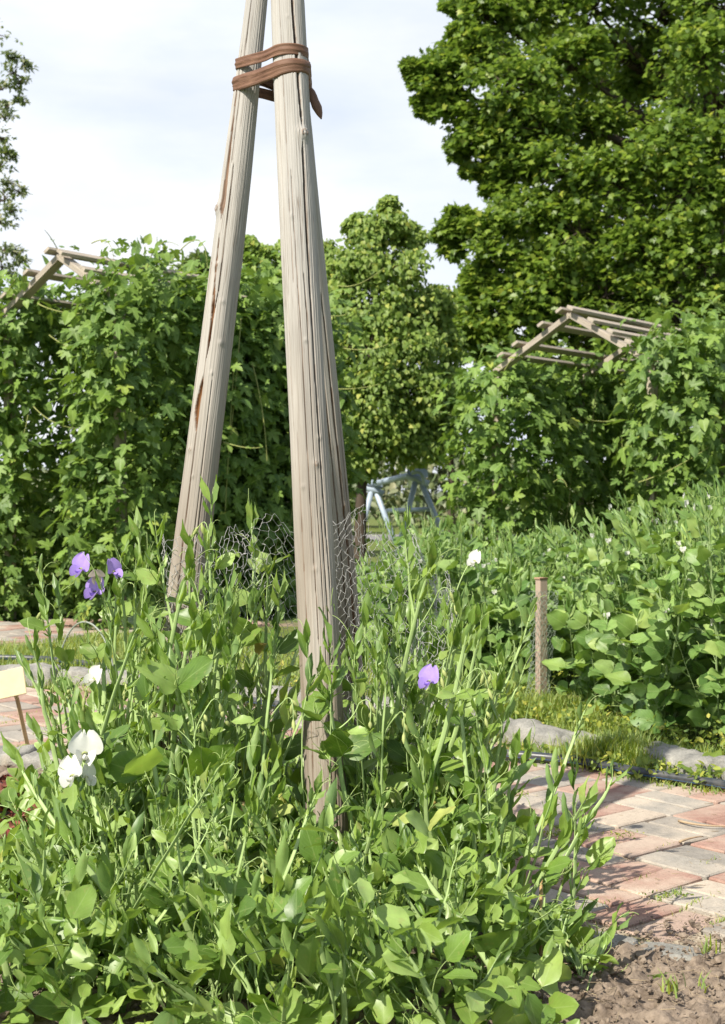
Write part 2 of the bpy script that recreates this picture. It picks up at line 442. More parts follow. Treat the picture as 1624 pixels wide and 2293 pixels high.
def lay_bricks(polys, anchor, ang, L=.281, gap=.011):
    """basket weave: square cells of two pavers, turned from cell to cell"""
    mb = MB(); e1 = np.array([cos(ang), sin(ang)]); e2 = np.array([sin(ang), -cos(ang)]); S = L + gap; W = (S - 2 * gap) / 2 + gap * .0
    r2 = np.random.default_rng(4)
    for j in range(-60, 60):
        for i in range(-60, 60):
            cc = np.array(anchor) + e1 * ((i - .5) * S) + e2 * ((j + .5) * S)
            if cc[1] < 2 or cc[1] > 15 or abs(cc[0]) > 8: continue
            A_ = (i + j) % 2 == 0
            u, v = (e1, e2) if A_ else (e2, e1)
            for h in (-1, 1):
                c = cc + v * (h * (W + gap) / 2)
                corners = [c + u * sx * L * .5 + v * sy * W * .5 for sx in (-1, 1) for sy in (-1, 1)]
                if not any(sum(in_poly(np.array(q), p) for q in corners)   >= 2 for p in polys): continue
                a = r2.normal(0, .007); ca, sa = cos(a), sin(a)
                x = np.array([*(u * ca + v * sa), r2.normal(0, .008)]); y = np.array([*(-u * sa + v * ca), r2.normal(0, .010)])
                x = nrm(x); y = nrm(y - x * np.dot(x, y)); z = np.cross(x, y)
                if z[2] < 0: y = -y; z = -z
                box(mb, (c[0] + r2.normal(0, .002), c[1] + r2.normal(0, .002), -.0285 + r2.normal(0, .0022)), L, W, .06, np.array([x, y, z]), .005)
                q = r2.random(); red = A_ if q > .12 else not A_
                mb.A[-1][:] = r2.random() * .48 if red else .52 + r2.random() * (.46 if r2.random() < .4 else .36)
    return mb
anchor = G(1412, 1922)[:2]
bricks = lay_bricks([PATH, PATH2], anchor, radians(40)).build('brick_path', brick_material(), smooth=False); tag(bricks, kind='structure')

# ---- soil of the tripod bed ----------------------------------------
def soil_material():
    k = NT('garden_soil'); tcn = k.n('TexCoord')
    n1 = k.noise(tcn.outputs['Object'], 4, 5, .6); n2 = k.noise(tcn.outputs['Object'], 40, 6, .7)
    c = k.ramp(n2, [(.3, (.10, .075, .055)), (.5, (.20, .155, .118)), (.7, (.33, .26, .20))])
    c = k.mix(k.ramp(n1, [(.45, (0, 0, 0)), (.75, (.5, .5, .5))]), c, (.33, .265, .205))
    return k.finish(c, .96, k.bump(n2, .8, .012), .08)
BED = gp([(-700, 1768), (-150, 1708), (0, 1702), (120, 1714), (250, 1722), (420, 1755), (600, 1780), (800, 1805), (990, 1858), (1130, 1970), (1200, 2070), (1330, 2112), (1620, 2142), (1990, 2190), (2500, 2300), (2500, 3400), (-900, 3400), (-900, 2000)])
def soil():
    mb = MB(); xs = np.arange(-2.6, 2.6, .011); ys = np.arange(2.6, 7.2, .011)
    X, Y = np.meshgrid(xs, ys, indexing='ij'); pp = np.stack([X, Y], -1)
    Z = .008 + smooth_noise(pp, 1.6, 1, 3) * .03 + np.abs(smooth_noise(pp, 17, 2, 4)) * .028 + smooth_noise(pp, 45, 5, 3) * .024
    ins = in_poly(pp, BED)
    # fall off at the edge
    V = np.stack([X, Y, Z], -1)
    nx, ny = X.shape
    idx = np.arange(nx * ny).reshape(nx, ny)
    keep = ins[:-1, :-1] & ins[1:, 1:] & ins[1:, :-1] & ins[:-1, 1:]
    F = np.stack([idx[:-1, :-1], idx[1:, :-1], idx[1:, 1:], idx[:-1, 1:]], -1)[keep]
    used = np.unique(F); rem = -np.ones(nx * ny, int); rem[used] = np.arange(len(used))
    mb.add(V.reshape(-1, 3)[used], rem[F]); return mb
SOILM = soil_material()
bed = soil().build('garden_soil', SOILM); tag(bed, kind='structure')
def soil_z(x, y):
    pp = np.array([[x, y]]); return float(.012 + smooth_noise(pp, 1.6, 1, 3)[0] * .03 + .01)
# clods and crumbs
def pebbles(name, pts, sizes, mat, seed=1, flat=.7):
    mb = MB(); r2 = np.random.default_rng(seed)
    import itertools
    ph = (1 + 5 ** .5) / 2
    ico = nrm(np.array([(-1, ph, 0), (1, ph, 0), (-1, -ph, 0), (1, -ph, 0), (0, -1, ph), (0, 1, ph), (0, -1, -ph), (0, 1, -ph), (ph, 0, -1), (ph, 0, 1), (-ph, 0, -1), (-ph, 0, 1)]))
    F = np.array([(0, 11, 5), (0, 5, 1), (0, 1, 7), (0, 7, 10), (0, 10, 11), (1, 5, 9), (5, 11, 4), (11, 10, 2), (10, 7, 6), (7, 1, 8), (3, 9, 4), (3, 4, 2), (3, 2, 6), (3, 6, 8), (3, 8, 9), (4, 9, 5), (2, 4, 11), (6, 2, 10), (8, 6, 7), (9, 8, 1)])
    for p, s in zip(pts, sizes):
        a = r2.normal(size=3); b = r2.normal(size=3); x = nrm(a); y = nrm(np.cross(a, b)); z = np.cross(x, y)
        V = ico * (s * (1 + .3 * r2.normal(size=(12, 1)))) * np.array([1.25, 1, .8]) @ np.array([x, y, z])
        V[:, 2] *= flat
        mb.add(V + np.asarray(p), F)
    return mb
r2 = np.random.default_rng(8); pts = []; sz = []
for _ in range(26000):
    p = np.array([r2.uniform(-2.2, 2.2), r2.uniform(2.7, 6.4)])
    if in_poly(p, BED) and (p[0] > .35 or p[0] < -.9 or r2.random() < .15):
        s = r2.exponential(.0034) + .0016; s = min(s, .03) * (1.6 if r2.random() < .03 else 1); pts.append((p[0], p[1], soil_z(*p) + s * .2)); sz.append(s)
for _ in range(800):
    p = G(r2.uniform(1180, 1700), r2.normal(2105, 26), 0)[:2]
    s = r2.exponential(.0022) + .0012; pts.append((p[0], p[1], .004)); sz.append(s)
clods = pebbles('soil_clods', pts, sz, None).build('soil_clods', SOILM, smooth=False); tag(clods, 'crumbly brown clods of soil lying on the garden bed', 'soil', kind='stuff')

# ---- slate-grey edging stones of the near bed -----------------------
def stone_mat(name, a, b):
    k = NT(name); tcn = k.n('TexCoord'); oi = k.n('ObjectInfo')
    n1 = k.noise(tcn.outputs['Object'], 9, 6, .65); n2 = k.noise(tcn.outputs['Object'], 110, 5, .75)
    c = k.ramp(n1, [(.3, a), (.7, b)])
    c = k.mix(.6, c, k.ramp(n2, [(.3, (.5, .5, .5)), (.7, (1.3, 1.3, 1.3))]), 'MULTIPLY')
    c = k.mix(k.ramp(k.noise(tcn.outputs['Object'], 4, 4, .6), [(.55, (0, 0, 0)), (.7, (.6, .6, .6))]), c, (.36, .29, .20))
    return k.finish(c, .9, k.bump(k.math('ADD', n1, k.math('MULTIPLY', n2, .4)), .7, .02), .15)
GREY_STONE = stone_mat('weathered_granite', (.19, .185, .17), (.40, .38, .335))
def rock_mesh(name, L, W, H, seed, mat, amp=.012):
    """a worn block: subdivided box rounded and roughened"""
    mb = MB(); r = (26, 12, 9)
    def face(u, v, fix, sgn):
        n, m = r[u], r[v]
        a, b = np.meshgrid(np.linspace(-1, 1, n), np.linspace(-1, 1, m), indexing='ij')
        q = np.zeros((n, m, 3)); q[..., u] = a; q[..., v] = b; q[..., fix] = sgn
        idx = np.arange(n * m).reshape(n, m); F = np.stack([idx[:-1, :-1], idx[1:, :-1], idx[1:, 1:], idx[:-1, 1:]], -1).reshape(-1, 4)
        if (sgn > 0) != ((u, v) in ((0, 1), (1, 2), (2, 0))): F = F[:, ::-1]
        return q.reshape(-1, 3), F
    for u, v, fix in ((0, 1, 2), (1, 2, 0), (2, 0, 1)):
        for sg in (-1, 1):
            q, F = face(u, v, fix, sg)
            h = np.array([L, W, H]) / 2
            rr = min(W, H) * .22
            inner = np.clip(q * h, -(h - rr), h - rr); d = q * h - inner; ln = np.linalg.norm(d, axis=1, keepdims=True) + 1e-9
            p = inner + d / ln * np.minimum(ln, rr)
            nn = nrm(d + q * 1e-3)
            p = p + nn * (smooth_noise(p + seed * 3.1, 9, seed, 3) * amp + smooth_noise(p, 40, seed, 3) * amp * .35)[:, None]
            p[:, 2] += smooth_noise(p[:, :1] @ np.ones((1, 2)), 4, seed, 2) * amp
            mb.add(p, F)
    return mb.mesh(name, mat)
def place_along(line, L0, W, H, mat, name, labelf, cat, group, zc, seed=0, gap=.012, amp=.012, jitter=.01):
    line = np.array(line, float); seg = np.linalg.norm(np.diff(line, axis=0), axis=1); S = np.concatenate([[0], np.cumsum(seg)])
    r2 = np.random.default_rng(seed); s = 0; i = 0; outl = []
    while s < S[-1]:
        L = L0 * r2.uniform(.65, 1.3)
        if s + L > S[-1] + L * .5: break
        m = s + L / 2
        q = [np.interp(t, S, line[:, d]) for t in (s, s + L) for d in (0, 1)]
        c = ((q[0] + q[2]) / 2, (q[1] + q[3]) / 2); ang = atan2(q[3] - q[1], q[2] - q[0])
        me = rock_mesh(name, L - gap, W * r2.uniform(.85, 1.15), H * r2.uniform(.85, 1.15), seed * 20 + i, mat, amp)
        o = link_mesh(name, me); o.location = (c[0] + r2.normal(0, jitter), c[1] + r2.normal(0, jitter), zc); o.rotation_euler = (r2.normal(0, .03), r2.normal(0, .03), ang + r2.normal(0, .03))
        tag(o, labelf(i), cat, group); outl.append(o); s += L; i += 1
    return outl
# near right edge of bed: thin slabs almost flush with the soil
pl = [(1140, 1975), (1205, 2068), (1330, 2100), (1480, 2117), (1640, 2135), (1850, 2170)]
near_l = ['low grey edging slab beside the corner of the soil bed', 'long flush grey edging slab between bricks and bare soil', 'grey edging slab half buried by sandy soil', 'broken grey edging slab with soil over its end', 'grey edging slab at the end of the edging near the picture border', 'pale grey edging slab with rounded end', 'grey edging slab in leaf shade', 'grey edging slab outside']
NS = place_along([G(x, y, .01)[:2] for x, y in pl], .26, .10, .07, GREY_STONE, 'edging_stone', lambda i: near_l[i % 8], 'edging stone', 'flush grey slabs edging the near soil bed', -.029, seed=3, amp=.008)
# left back edge: cobbles
pl = [(-220, 1722), (-60, 1708), (60, 1716), (190, 1735)]
LS = place_along([G(x, y, .02)[:2] for x, y in pl], .30, .16, .13, GREY_STONE, 'edging_stone', lambda i: ['rounded grey stone behind the red lettuce', 'wide grey stone under the leaning plant label', 'grey stone between red lettuce and sweet pea leaves', 'small grey stone behind the sweet peas', 'grey stone', 'grey stone'][i], 'edging stone', 'grey stones behind the red lettuce', .03, seed=9, amp=.02)
# kerb behind the hose
pl = [(2100, 1850), (1760, 1745), (1560, 1690), (1440, 1668), (1330, 1652), (1200, 1628), (1040, 1598), (880, 1572), (700, 1548), (500, 1525), (300, 1508), (60, 1500), (-250, 1490)]
kerb_l = ['granite kerb block beyond the picture border by the peas', 'rough granite kerb block under a tuft of weeds', 'granite kerb block with yellow weeds growing over it', 'sloping pale granite kerb block beside the large dock leaf', 'broad granite kerb block in front of the bushy peas', 'granite kerb block left of the biggest grass tuft gap', 'granite kerb block with a dark joint at the foot of the peas', 'granite kerb block right of the wooden stake', 'granite kerb block in front of the wooden stake', 'granite kerb block half hidden behind sweet pea leaves', 'granite kerb block behind the netting', 'granite kerb block behind the tripod poles', 'granite kerb block far behind the tripod']
KS = place_along([G(x, y, .08)[:2] for x, y in pl], .42, .17, .20, GREY_STONE, 'kerb_stone', lambda i: kerb_l[i] if i < 13 else 'granite kerb block in the grass beyond the poles, half overgrown', 'kerb stone', 'rough granite kerb blocks behind the hose', -.008, seed=5, amp=.026, jitter=.006)

# ---- lawn between paths, pea bed soil -------------------------------
def lawn_mat():
    k = NT('turf'); tcn = k.n('TexCoord')
    n2 = k.noise(tcn.outputs['Object'], 30, 5, .6); n1 = k.noise(tcn.outputs['Object'], 2, 5, .6)
    c = k.ramp(n2, [(.3, (.06, .09, .02)), (.7, (.17, .21, .05))])
    c = k.mix(k.ramp(n1, [(.5, (0, 0, 0)), (.7, (.6, .6, .6))]), c, (.20, .15, .09))
    return k.finish(c, .95, k.bump(n2, .6, .03), .1)
LAWN = gp([(-700, 1516), (0, 1537), (400, 1556), (600, 1576), (800, 1608), (1000, 1656), (1130, 1688), (1420, 1736), (1624, 1771), (1990, 1831), (2600, 1955), (2600, 1560), (1400, 1392), (900, 1400), (560, 1402), (260, 1414), (150, 1427), (70, 1442), (-100, 1446), (-700, 1452)])
lw = MB(); poly_sheet(lw, LAWN, -.006); lawn = lw.build('lawn', lawn_mat()); tag(lawn, kind='structure')
far = MB(); poly_sheet(far, [(-30, 16.5), (40, 16.5), (60, 70), (-50, 70)], -.02)
fl = far.build('far_lawn', lawn_mat()); tag(fl, kind='structure')
rd = MB(); poly_sheet(rd, [(-40, 33), (50, 33), (50, 37), (-40, 37)], -.012)
rdo = rd.build('road', simple_mat('asphalt', (.20, .19, .19), .9, .2, nscale=60)); tag(rdo, kind='structure')

# ================================================================== TRIPOD
POLE = wood_mat('weathered_pole_wood', (.425, .40, .368), (.245, .22, .19), grain_bump=.26, stain=(1.1, 2.4))
def pole(name, ctr, rad, cracks, parent, seed, nth=150, nz=520, scars=(), lumps=()):
    """ctr: points top to bottom; cracks: (list of (s, angle) , width m, depth m, mark)"""
    ctr = np.asarray(ctr, float); L = np.linalg.norm(ctr[-1] - ctr[0]); s = np.linspace(0, 1, nz)
    k = (ctr[0, 2] - ctr[:, 2]) / (ctr[0, 2] - ctr[-1, 2])
    # smooth path by cubic through points (catmull via polyfit)
    pth = np.stack([np.polyval(np.polyfit(k, ctr[:, d], min(3, len(ctr) - 1)), s) for d in range(3)], -1)
    r = np.interp(s, np.linspace(0, 1, len(rad)), rad)
    t, S, B = frames(pth, (1, 0, 0))
    th = np.linspace(-pi, pi, nth, endpoint=False)   # th=0 -> +x ; -pi/2 faces the camera
    TH, SS = np.meshgrid(th, s)
    circ = np.stack([np.cos(TH), np.sin(TH), SS * L * .8], -1)
    rr = r[:, None] * (1 + .045 * smooth_noise(circ, 1.1, seed, 3) * 2)
    ang = np.stack([TH * 9, SS * L * .55], -1)
    rr = rr + .0009 * smooth_noise(ang, 2.2, seed + 2, 3)
    rr = rr + .0003 * np.sign(smooth_noise(np.stack([TH * 22, SS * L * .9], -1), 1.5, seed + 5, 2))
    mark = np.zeros_like(TH)
    for pts_, w, d, mk in cracks:
        pa = np.array(pts_, float); a = np.interp(SS, pa[:, 0], pa[:, 1]); a = a + .05 * smooth_noise(np.stack([SS * L * 3, 0 * SS + seed], -1), 1, 4, 3)
        inside = np.clip(np.minimum(SS - pa[0, 0], pa[-1, 0] - SS) / .012, 0, 1)
        ww = np.interp(SS, pa[:, 0], pa[:, 2] if pa.shape[1] > 2 else np.full(len(pa), w)) * inside
        dd = np.abs((TH - a + pi) % (2 * pi) - pi) * r[:, None]
        g = np.clip(1 - (dd / (ww + 1e-6)) ** 2, 0, 1) * (ww > .0006)
        rr = rr - d * np.minimum(1, g * 1.6); mark = np.maximum(mark, mk * (g > .15))
    for s0, a0, size, h in lumps:
        dd = np.sqrt((((TH - a0 + pi) % (2 * pi) - pi) * r[:, None]) ** 2 + ((SS - s0) * L) ** 2) / size
        rr = rr + h * np.exp(-dd ** 2 * 1.2) + h * .25 * np.cos(dd * 14) * np.exp(-dd ** 2 * .9)
        mark = np.maximum(mark, .55 * (np.abs(dd - .42) < .12) * (h > .003))
    V = pth[:, None, :] + rr[..., None] * (np.cos(TH)[..., None] * S[:, None, :] + np.sin(TH)[..., None] * B[:, None, :])
    UV = np.stack([(TH + pi) * .052 + seed, SS * L], -1)
    mb = MB(); i = np.arange(nz - 1)[:, None] * nth; j = np.arange(nth)[None]; kk = (j + 1) % nth
    F = np.stack([i + j, i + kk, i + nth + kk, i + nth + j], -1).reshape(-1, 4)
    mb.add(V, [F, np.arange(nth)[None, :]], UV.reshape(-1, 2), mark.ravel())
    return mb.build(name, POLE, parent)
# axis frames: with side +x and tangent downward, B = t x S points ... (towards +y or -y); angle of camera side found here
tri = empty('pole_tripod', tuple(G(700, 2000)), label='tall tripod of three weathered grey poles bound with brown strap', cat='pole tripod')
TB = np.array(tri.matrix_basis.translation)
def rel(ps): return [np.asarray(p) - np.array(tri.location) for p in ps]
def pole_pts(L): return rel([P(x, y, Y) for x, y, Y in L])
# tangent points down (-z), S=+x, B = t x S = -z x x = -y  -> angle +pi/2 faces the camera
front = pole('pole', pole_pts([(634, -260, 4.36), (643, 0, 4.28), (664, 450, 4.16), (694, 900, 4.03), (708, 1300, 3.94), (724, 1700, 3.85), (745, 2110, 3.76)]),
     [.0495, .0505, .052, .0535, .054, .0535, .056, .058, .058, .057],
     [([(.03, 1.38, .004), (.11, 1.27, .0045), (.16, 1.2, .0055), (.21, 1.1, .0050), (.262, 1.02, .0062)], .004, .022, .55),
      ([(.275, 1.05, .0055), (.33, 1.08, .0045), (.45, 1.06, .004), (.55, .98, .0035), (.70, .85, .002)], .004, .016, .35),
      ([(.30, 1.85), (.5, 1.7), (.75, 1.6)], .0014, .006, .4), ([(.05, 2.1), (.25, 2.05), (.42, 2.0)], .0012, .005, .4),
      ([(.4, 1.38), (.6, 1.3), (.9, 1.25)], .0013, .006, .4), ([(.55, 2.2), (.98, 2.15)], .0016, .007, .5), ([(.2, 2.5), (.6, 2.45)], .0012, .005, .3),
      ([(.62, 1.1), (.99, 1.0)], .0020, .010, .5)], tri, 1, nth=260, nz=620,
     lumps=[(.268, .95, .020, .010), (.56, 1.0, .008, .003), (.585, 1.25, .011, .004), (.605, 2.0, .008, .003), (.35, 1.9, .009, .0025), (.47, 1.5, .007, .003), (.68, 1.6, .009, .003), (.15, 1.6, .006, .002)])
left = pole('pole', pole_pts([(604, -260, 4.50), (571, 0, 4.44), (545, 300, 4.40), (505, 600, 4.36), (456, 1000, 4.30), (413, 1370, 4.24), (380, 1700, 4.18), (350, 2030, 4.12)]),
     [.032, .0335, .039, .047, .050, .0515, .053, .0575, .060, .062, .062],
     [([(.17, 2.35, .002), (.27, 2.25, .006), (.335, 2.2, .011), (.352, 2.2, .004)], .006, .010, .75),
      ([(.36, 2.2, .003), (.40, 2.1, .004), (.45, 2.0, .002)], .003, .008, .9),
      ([(.41, 2.0, .001), (.44, 1.92, .006), (.465, 1.9, .005), (.49, 1.95, .002)], .005, .010, .95),
      ([(.29, 1.75), (.42, 1.72), (.47, 1.95), (.55, 2.0), (.60, 2.0), (.66, 2.0), (.72, 1.9)], .0018, .009, .6),
      ([(.50, 2.0, .001), (.515, 2.1, .006), (.535, 2.2, .010), (.55, 2.1, .006), (.56, 2.05, .001)], .008, .011, 1.0),
      ([(.03, 1.9), (.2, 1.95), (.3, 1.9)], .0012, .005, .4), ([(.38, 2.75), (.7, 2.7)], .0030, .006, .8), ([(.5, 1.4), (.8, 1.35)], .0012, .005, .4),
      ([(.66, 1.95), (.95, 1.9)], .002, .010, .7), ([(.6, 1.2), (.95, 1.15)], .0014, .006, .5)], tri, 2, nth=240, nz=620,
     lumps=[(.337, 2.75, .022, .009), (.395, 2.05, .012, .004), (.43, 1.4, .008, .003), (.47, 1.2, .01, .003), (.575, 2.3, .010, .004), (.60, 1.9, .007, .003), (.22, 1.5, .007, .003), (.50, 1.5, .006, .003)])
back = pole('pole', pole_pts([(625, -260, 4.50), (645, 0, 4.50), (664, 300, 4.54), (692, 600, 4.60), (733, 900, 4.68), (750, 1200, 4.76), (776, 1500, 4.84), (800, 1900, 4.92)]),
     [.036, .042, .048, .051, .054, .056, .057, .058, .058],
     [([(.4, 1.0, .002), (.5, .95, .003), (.7, .85, .005), (.8, .8, .007), (.9, .8, .003)], .003, .013, .8), ([(.5, .5), (.9, .45)], .0022, .009, .6), ([(.45, 1.4), (.9, 1.3)], .002, .008, .6)],
     tri, 3, nth=150, nz=420, lumps=[(.62, .8, .014, .003)])
POLES = [([(604, -260, 4.50), (571, 0, 4.44), (545, 300, 4.40), (505, 600, 4.36)], [.032, .0335, .039, .047]),
         ([(634, -260, 4.36), (643, 0, 4.28), (664, 450, 4.16)], [.0495, .0505, .052]),
         ([(625, -260, 4.50), (645, 0, 4.50), (664, 300, 4.54)], [.036, .042, .048])]
def hull(pts):
    pts = sorted(map(tuple, pts)); 
    def half(ps):
        h = []
        for p in ps:
            while len(h) > 1 and (h[-1][0] - h[-2][0]) * (p[1] - h[-2][1]) - (h[-1][1] - h[-2][1]) * (p[0] - h[-2][0]) <= 0: h.pop()
            h.append(p)
        return h
    a, b = half(pts), half(pts[::-1]); return np.array(a[:-1] + b[:-1])
def at_height(k, z):
    q = np.array([P(*a) for a in POLES[k][0]]); o = np.argsort(q[:, 2]); r = np.array(POLES[k][1] + [POLES[k][1][-1]])[:len(q)]
    return np.array([np.interp(z, q[o, 2], q[o, d]) for d in (0, 1)]), np.interp(z, q[o, 2], r[o])
STRAP = None
def strap_mat():
    k = NT('brown_bark_strap'); uv = k.n('UVMap')
    f = k.noise(uv.outputs[0], 1, 6, .65, (3, 420, 1)); g = k.noise(uv.outputs[0], 1, 4, .6, (12, 60, 1))
    c = k.ramp(f, [(.3, (.06, .028, .016)), (.5, (.15, .072, .042)), (.72, (.30, .165, .10))])
    c = k.mix(.5, c, k.ramp(g, [(.35, (.09, .042, .026)), (.7, (.27, .15, .095))]))
    return k.finish(c, .62, k.bump(f, .6, .003), .35)
STRAPM = strap_mat()
def band(ctrl, width, off, parent, name, ks=(0, 1, 2), folds=2):
    """ctrl: list of (x fraction 0 left..1 right, front?, z)"""
    zmid = np.mean([c[2] for c in ctrl])
    pts = []
    for k in ks:
        c, r = at_height(k, zmid); a = np.linspace(0, 2 * pi, 60)
        pts += [(c[0] + (r + off) * cos(x), c[1] + (r + off) * sin(x)) for x in a]
    H = hull(pts); H = np.vstack([H, H[:1]]); s = np.concatenate([[0], np.cumsum(np.linalg.norm(np.diff(H, axis=0), axis=1))])
    n = 220; u = np.linspace(0, s[-1], n, endpoint=False); Q = np.stack([np.interp(u, s, H[:, d]) for d in (0, 1)], -1)
    x0, x1 = Q[:, 0].min(), Q[:, 0].max(); cy = Q[:, 1].mean()
    fx = (Q[:, 0] - x0) / (x1 - x0)
    fr = [c for c in ctrl if c[1]]; bk = [c for c in ctrl if not c[1]]
    # front side = small y relative to the chord
    iL, iR = Q[:, 0].argmin(), Q[:, 0].argmax(); chord = Q[iL, 1] + fx * (Q[iR, 1] - Q[iL, 1]); front_ = Q[:, 1] < chord
    zf = np.interp(fx, [c[0] for c in fr], [c[2] for c in fr]); zb = np.interp(fx, [c[0] for c in bk], [c[2] for c in bk])
    Z = np.where(front_, zf, zb)
    Zs = np.array([np.mean(np.take(Z, range(i - 4, i + 5), mode='wrap')) for i in range(n)])
    w = 9; prof = np.linspace(-.5, .5, w)
    tang = np.roll(Q, -1, 0) - np.roll(Q, 1, 0); nn = nrm(np.stack([tang[:, 1], -tang[:, 0]], -1))
    if np.mean(((Q - Q.mean(0)) * nn).sum(1)) < 0: nn = -nn
    mb = MB(); V = []; UV = []
    for lay in (1, -1):
        for j, p in enumerate(prof):
            bulge = .0022 * (1 - (2 * p) ** 2) * .8 + .0012 * math.cos(p * pi * 2 * folds)
            oo = (.0018 * lay + bulge) + .0026 * smooth_noise(np.stack([u * 14, 0 * u + j * .8], -1), 1, 6, 3)
            wv = width * (1 + .28 * smooth_noise(np.stack([u * 6, 0 * u + 3], -1), 1, 8, 2))
            V.append(np.stack([Q[:, 0] + nn[:, 0] * oo, Q[:, 1] + nn[:, 1] * oo, Zs + p * wv], -1)); UV.append(np.stack([u, np.full(n, p * width)], -1))
    V = np.array(V); idx = np.arange(2 * w * n).reshape(2 * w, n); F = []
    ring = list(range(w)) + list(range(2 * w - 1, w - 1, -1))
    for a, b in zip(ring, ring[1:] + ring[:1]):
        F.append(np.stack([idx[a], np.roll(idx[a], -1), np.roll(idx[b], -1), idx[b]], -1))
    mb.add(V.reshape(-1, 3) - np.array(tri.location), np.concatenate(F), np.array(UV).reshape(-1, 2))
    return mb.build(name, STRAPM, parent)
def zat(y, Y=4.3): return P(600, y, Y)[2]
b1 = band([(0, 1, zat(146, 4.42)), (.45, 1, zat(126, 4.26)), (.75, 1, zat(119, 4.235)), (1, 1, zat(127, 4.27)), (0, 0, zat(146, 4.43)), (.5, 0, zat(172, 4.45)), (1, 0, zat(128, 4.3))], .030, .0035, tri, 'binding_strap')
b2 = band([(0, 1, zat(196, 4.42)), (.35, 1, zat(185, 4.33)), (.6, 1, zat(168, 4.24)), (.8, 1, zat(160, 4.235)), (1, 1, zat(164, 4.27)), (0, 0, zat(196, 4.43)), (.35, 0, zat(198, 4.45)), (1, 0, zat(168, 4.3))], .036, .0050, tri, 'binding_strap', folds=3)
b3 = band([(0, 1, zat(186, 4.42)), (.35, 1, zat(176, 4.33)), (.6, 1, zat(158, 4.24)), (.8, 1, zat(152, 4.235)), (1, 1, zat(158, 4.27)), (0, 0, zat(188, 4.43)), (.3, 0, zat(172, 4.45)), (1, 0, zat(158, 4.3))], .024, .0085, tri, 'binding_strap', folds=1)
def strap_tail():
    mb = MB(); a = P(683, 192, 4.30); pts = np.array([P(684, 186, 4.30), P(693, 193, 4.29), P(699, 205, 4.285), P(704, 225, 4.28), P(712, 245, 4.275), P(720, 267, 4.27)])
    t = np.linspace(0, 1, 26); k = np.linspace(0, 1, 6); pth = np.stack([np.interp(t, k, pts[:, d]) for d in range(3)], -1)
    wid = np.interp(t, [0, .15, .22, .5, .75, .9, 1], [.006, .007, .004, .013, .0165, .010, .001])
    T, S, B = frames(pth, (1, .3, .2)); V = []; UV = []
    for lay in (1, -1):
        for j, q in enumerate(np.linspace(-1, 1, 7)):
            V.append(pth + S * (q * wid)[:, None] + B * ((.0012 * lay + .006 * (1 - q * q) * wid / .016)[:, None])); UV.append(np.stack([t * .1, np.full(26, q * .02)], -1))
    n = 26; idx = np.arange(14 * n).reshape(14, n); ring = list(range(7)) + list(range(13, 6, -1)); F = []
    for a_, b_ in zip(ring, ring[1:] + ring[:1]): F.append(np.stack([idx[a_][:-1], idx[a_][1:], idx[b_][1:], idx[b_][:-1]], -1))
    mb.add(np.array(V).reshape(-1, 3) - np.array(tri.location), np.concatenate(F), np.array(UV).reshape(-1, 2))
    o = mb.build('strap_tail', STRAPM, b2); o.matrix_parent_inverse = Matrix.Identity(4)
    kb = MB(); kp = bez(P(680, 178, 4.28), P(697, 190, 4.25), P(688, 204, 4.30), 9); tube(kb, kp - np.array(tri.location), [.004, .008, .010, .010, .010, .009, .008, .006, .004], 8, .6)
    kb.build('knot', STRAPM, b2)
strap_tail()

def straw():
    mb = MB(); r = np.random.default_rng(15)
    for _ in range(230):
        if r.random() < .6: p = G(r.uniform(1150, 1700), r.uniform(2040, 2293), 0)
        else: p = G(r.uniform(1120, 1700), r.uniform(1760, 2060), 0)
        z = soil_z(p[0], p[1]) + .012 if in_poly(p[:2], BED) else .004
        a = r.uniform(0, 6.28); L = r.uniform(.008, .045); d = np.array([cos(a), sin(a), r.normal(0, .12)]) * L; p = np.array([p[0], p[1], z])
        tube(mb, bez(p, p + d * .5 + r.normal(size=3) * .0015, p + d, 4), r.uniform(.0004, .0010), 4)
    return mb
st_ = straw().build('dry_straw', simple_mat('dry_straw', (.36, .28, .18), .8, .2)); tag(st_, 'bits of dry straw and root scattered on soil and pavers', 'straw', kind='stuff')
# ================================================================== LEAVES
def leaf_grid(L, W, rows=6, cols=5, shape='ovate', fold=.25, arch=.25, wave=.05, seed=0, tip=.9):
    """leaf along +y, normal +z; returns V, F, UV (unit length L)"""
    r = np.random.default_rng(seed); t = np.linspace(0, 1, rows)
    if shape == 'ovate': w = np.sin(pi * np.clip(t, 0, 1) ** .80) ** .62
    elif shape == 'lance': w = np.sin(pi * t ** .85) ** 1.0
    elif shape == 'round': w = np.sin(pi * t ** .72) ** .5
    elif shape == 'heart': w = np.interp(t, [0, .08, .25, .5, .75, .9, 1], [.35, .8, 1, .88, .5, .2, 0])
    w = w * W / 2; w[0] = W * .03; w[-1] = W * .012
    c = np.linspace(-1, 1, cols)
    X = w[:, None] * c[None]; Y = t[:, None] * L + 0 * X
    Z = fold * np.abs(X) - arch * L * (t[:, None] ** 2) * .6 + wave * L * np.sin(t[:, None] * 7 + c[None] * 2 + seed) * np.abs(c[None]) ** 1.5
    Z = Z + .022 * L * np.sin(t[:, None] * 19 + seed * 3 + c[None] * 4) * np.abs(c[None]) ** 2; X = X * (1 + .07 * np.sin(t[:, None] * 13 + seed * 2 + (c[None] > 0) * 1.7) * (np.abs(c[None]) > .9))
    V = np.stack([X, Y, Z], -1).reshape(-1, 3); UV = np.stack([(c[None] + 1) / 2 + 0 * t[:, None], t[:, None] + 0 * c[None]], -1).reshape(-1, 2)
    i = np.arange(rows - 1)[:, None] * cols; j = np.arange(cols - 1)[None]
    F = np.stack([i + j, i + j + 1, i + cols + j + 1, i + cols + j], -1).reshape(-1, 4)
    return V, F, UV
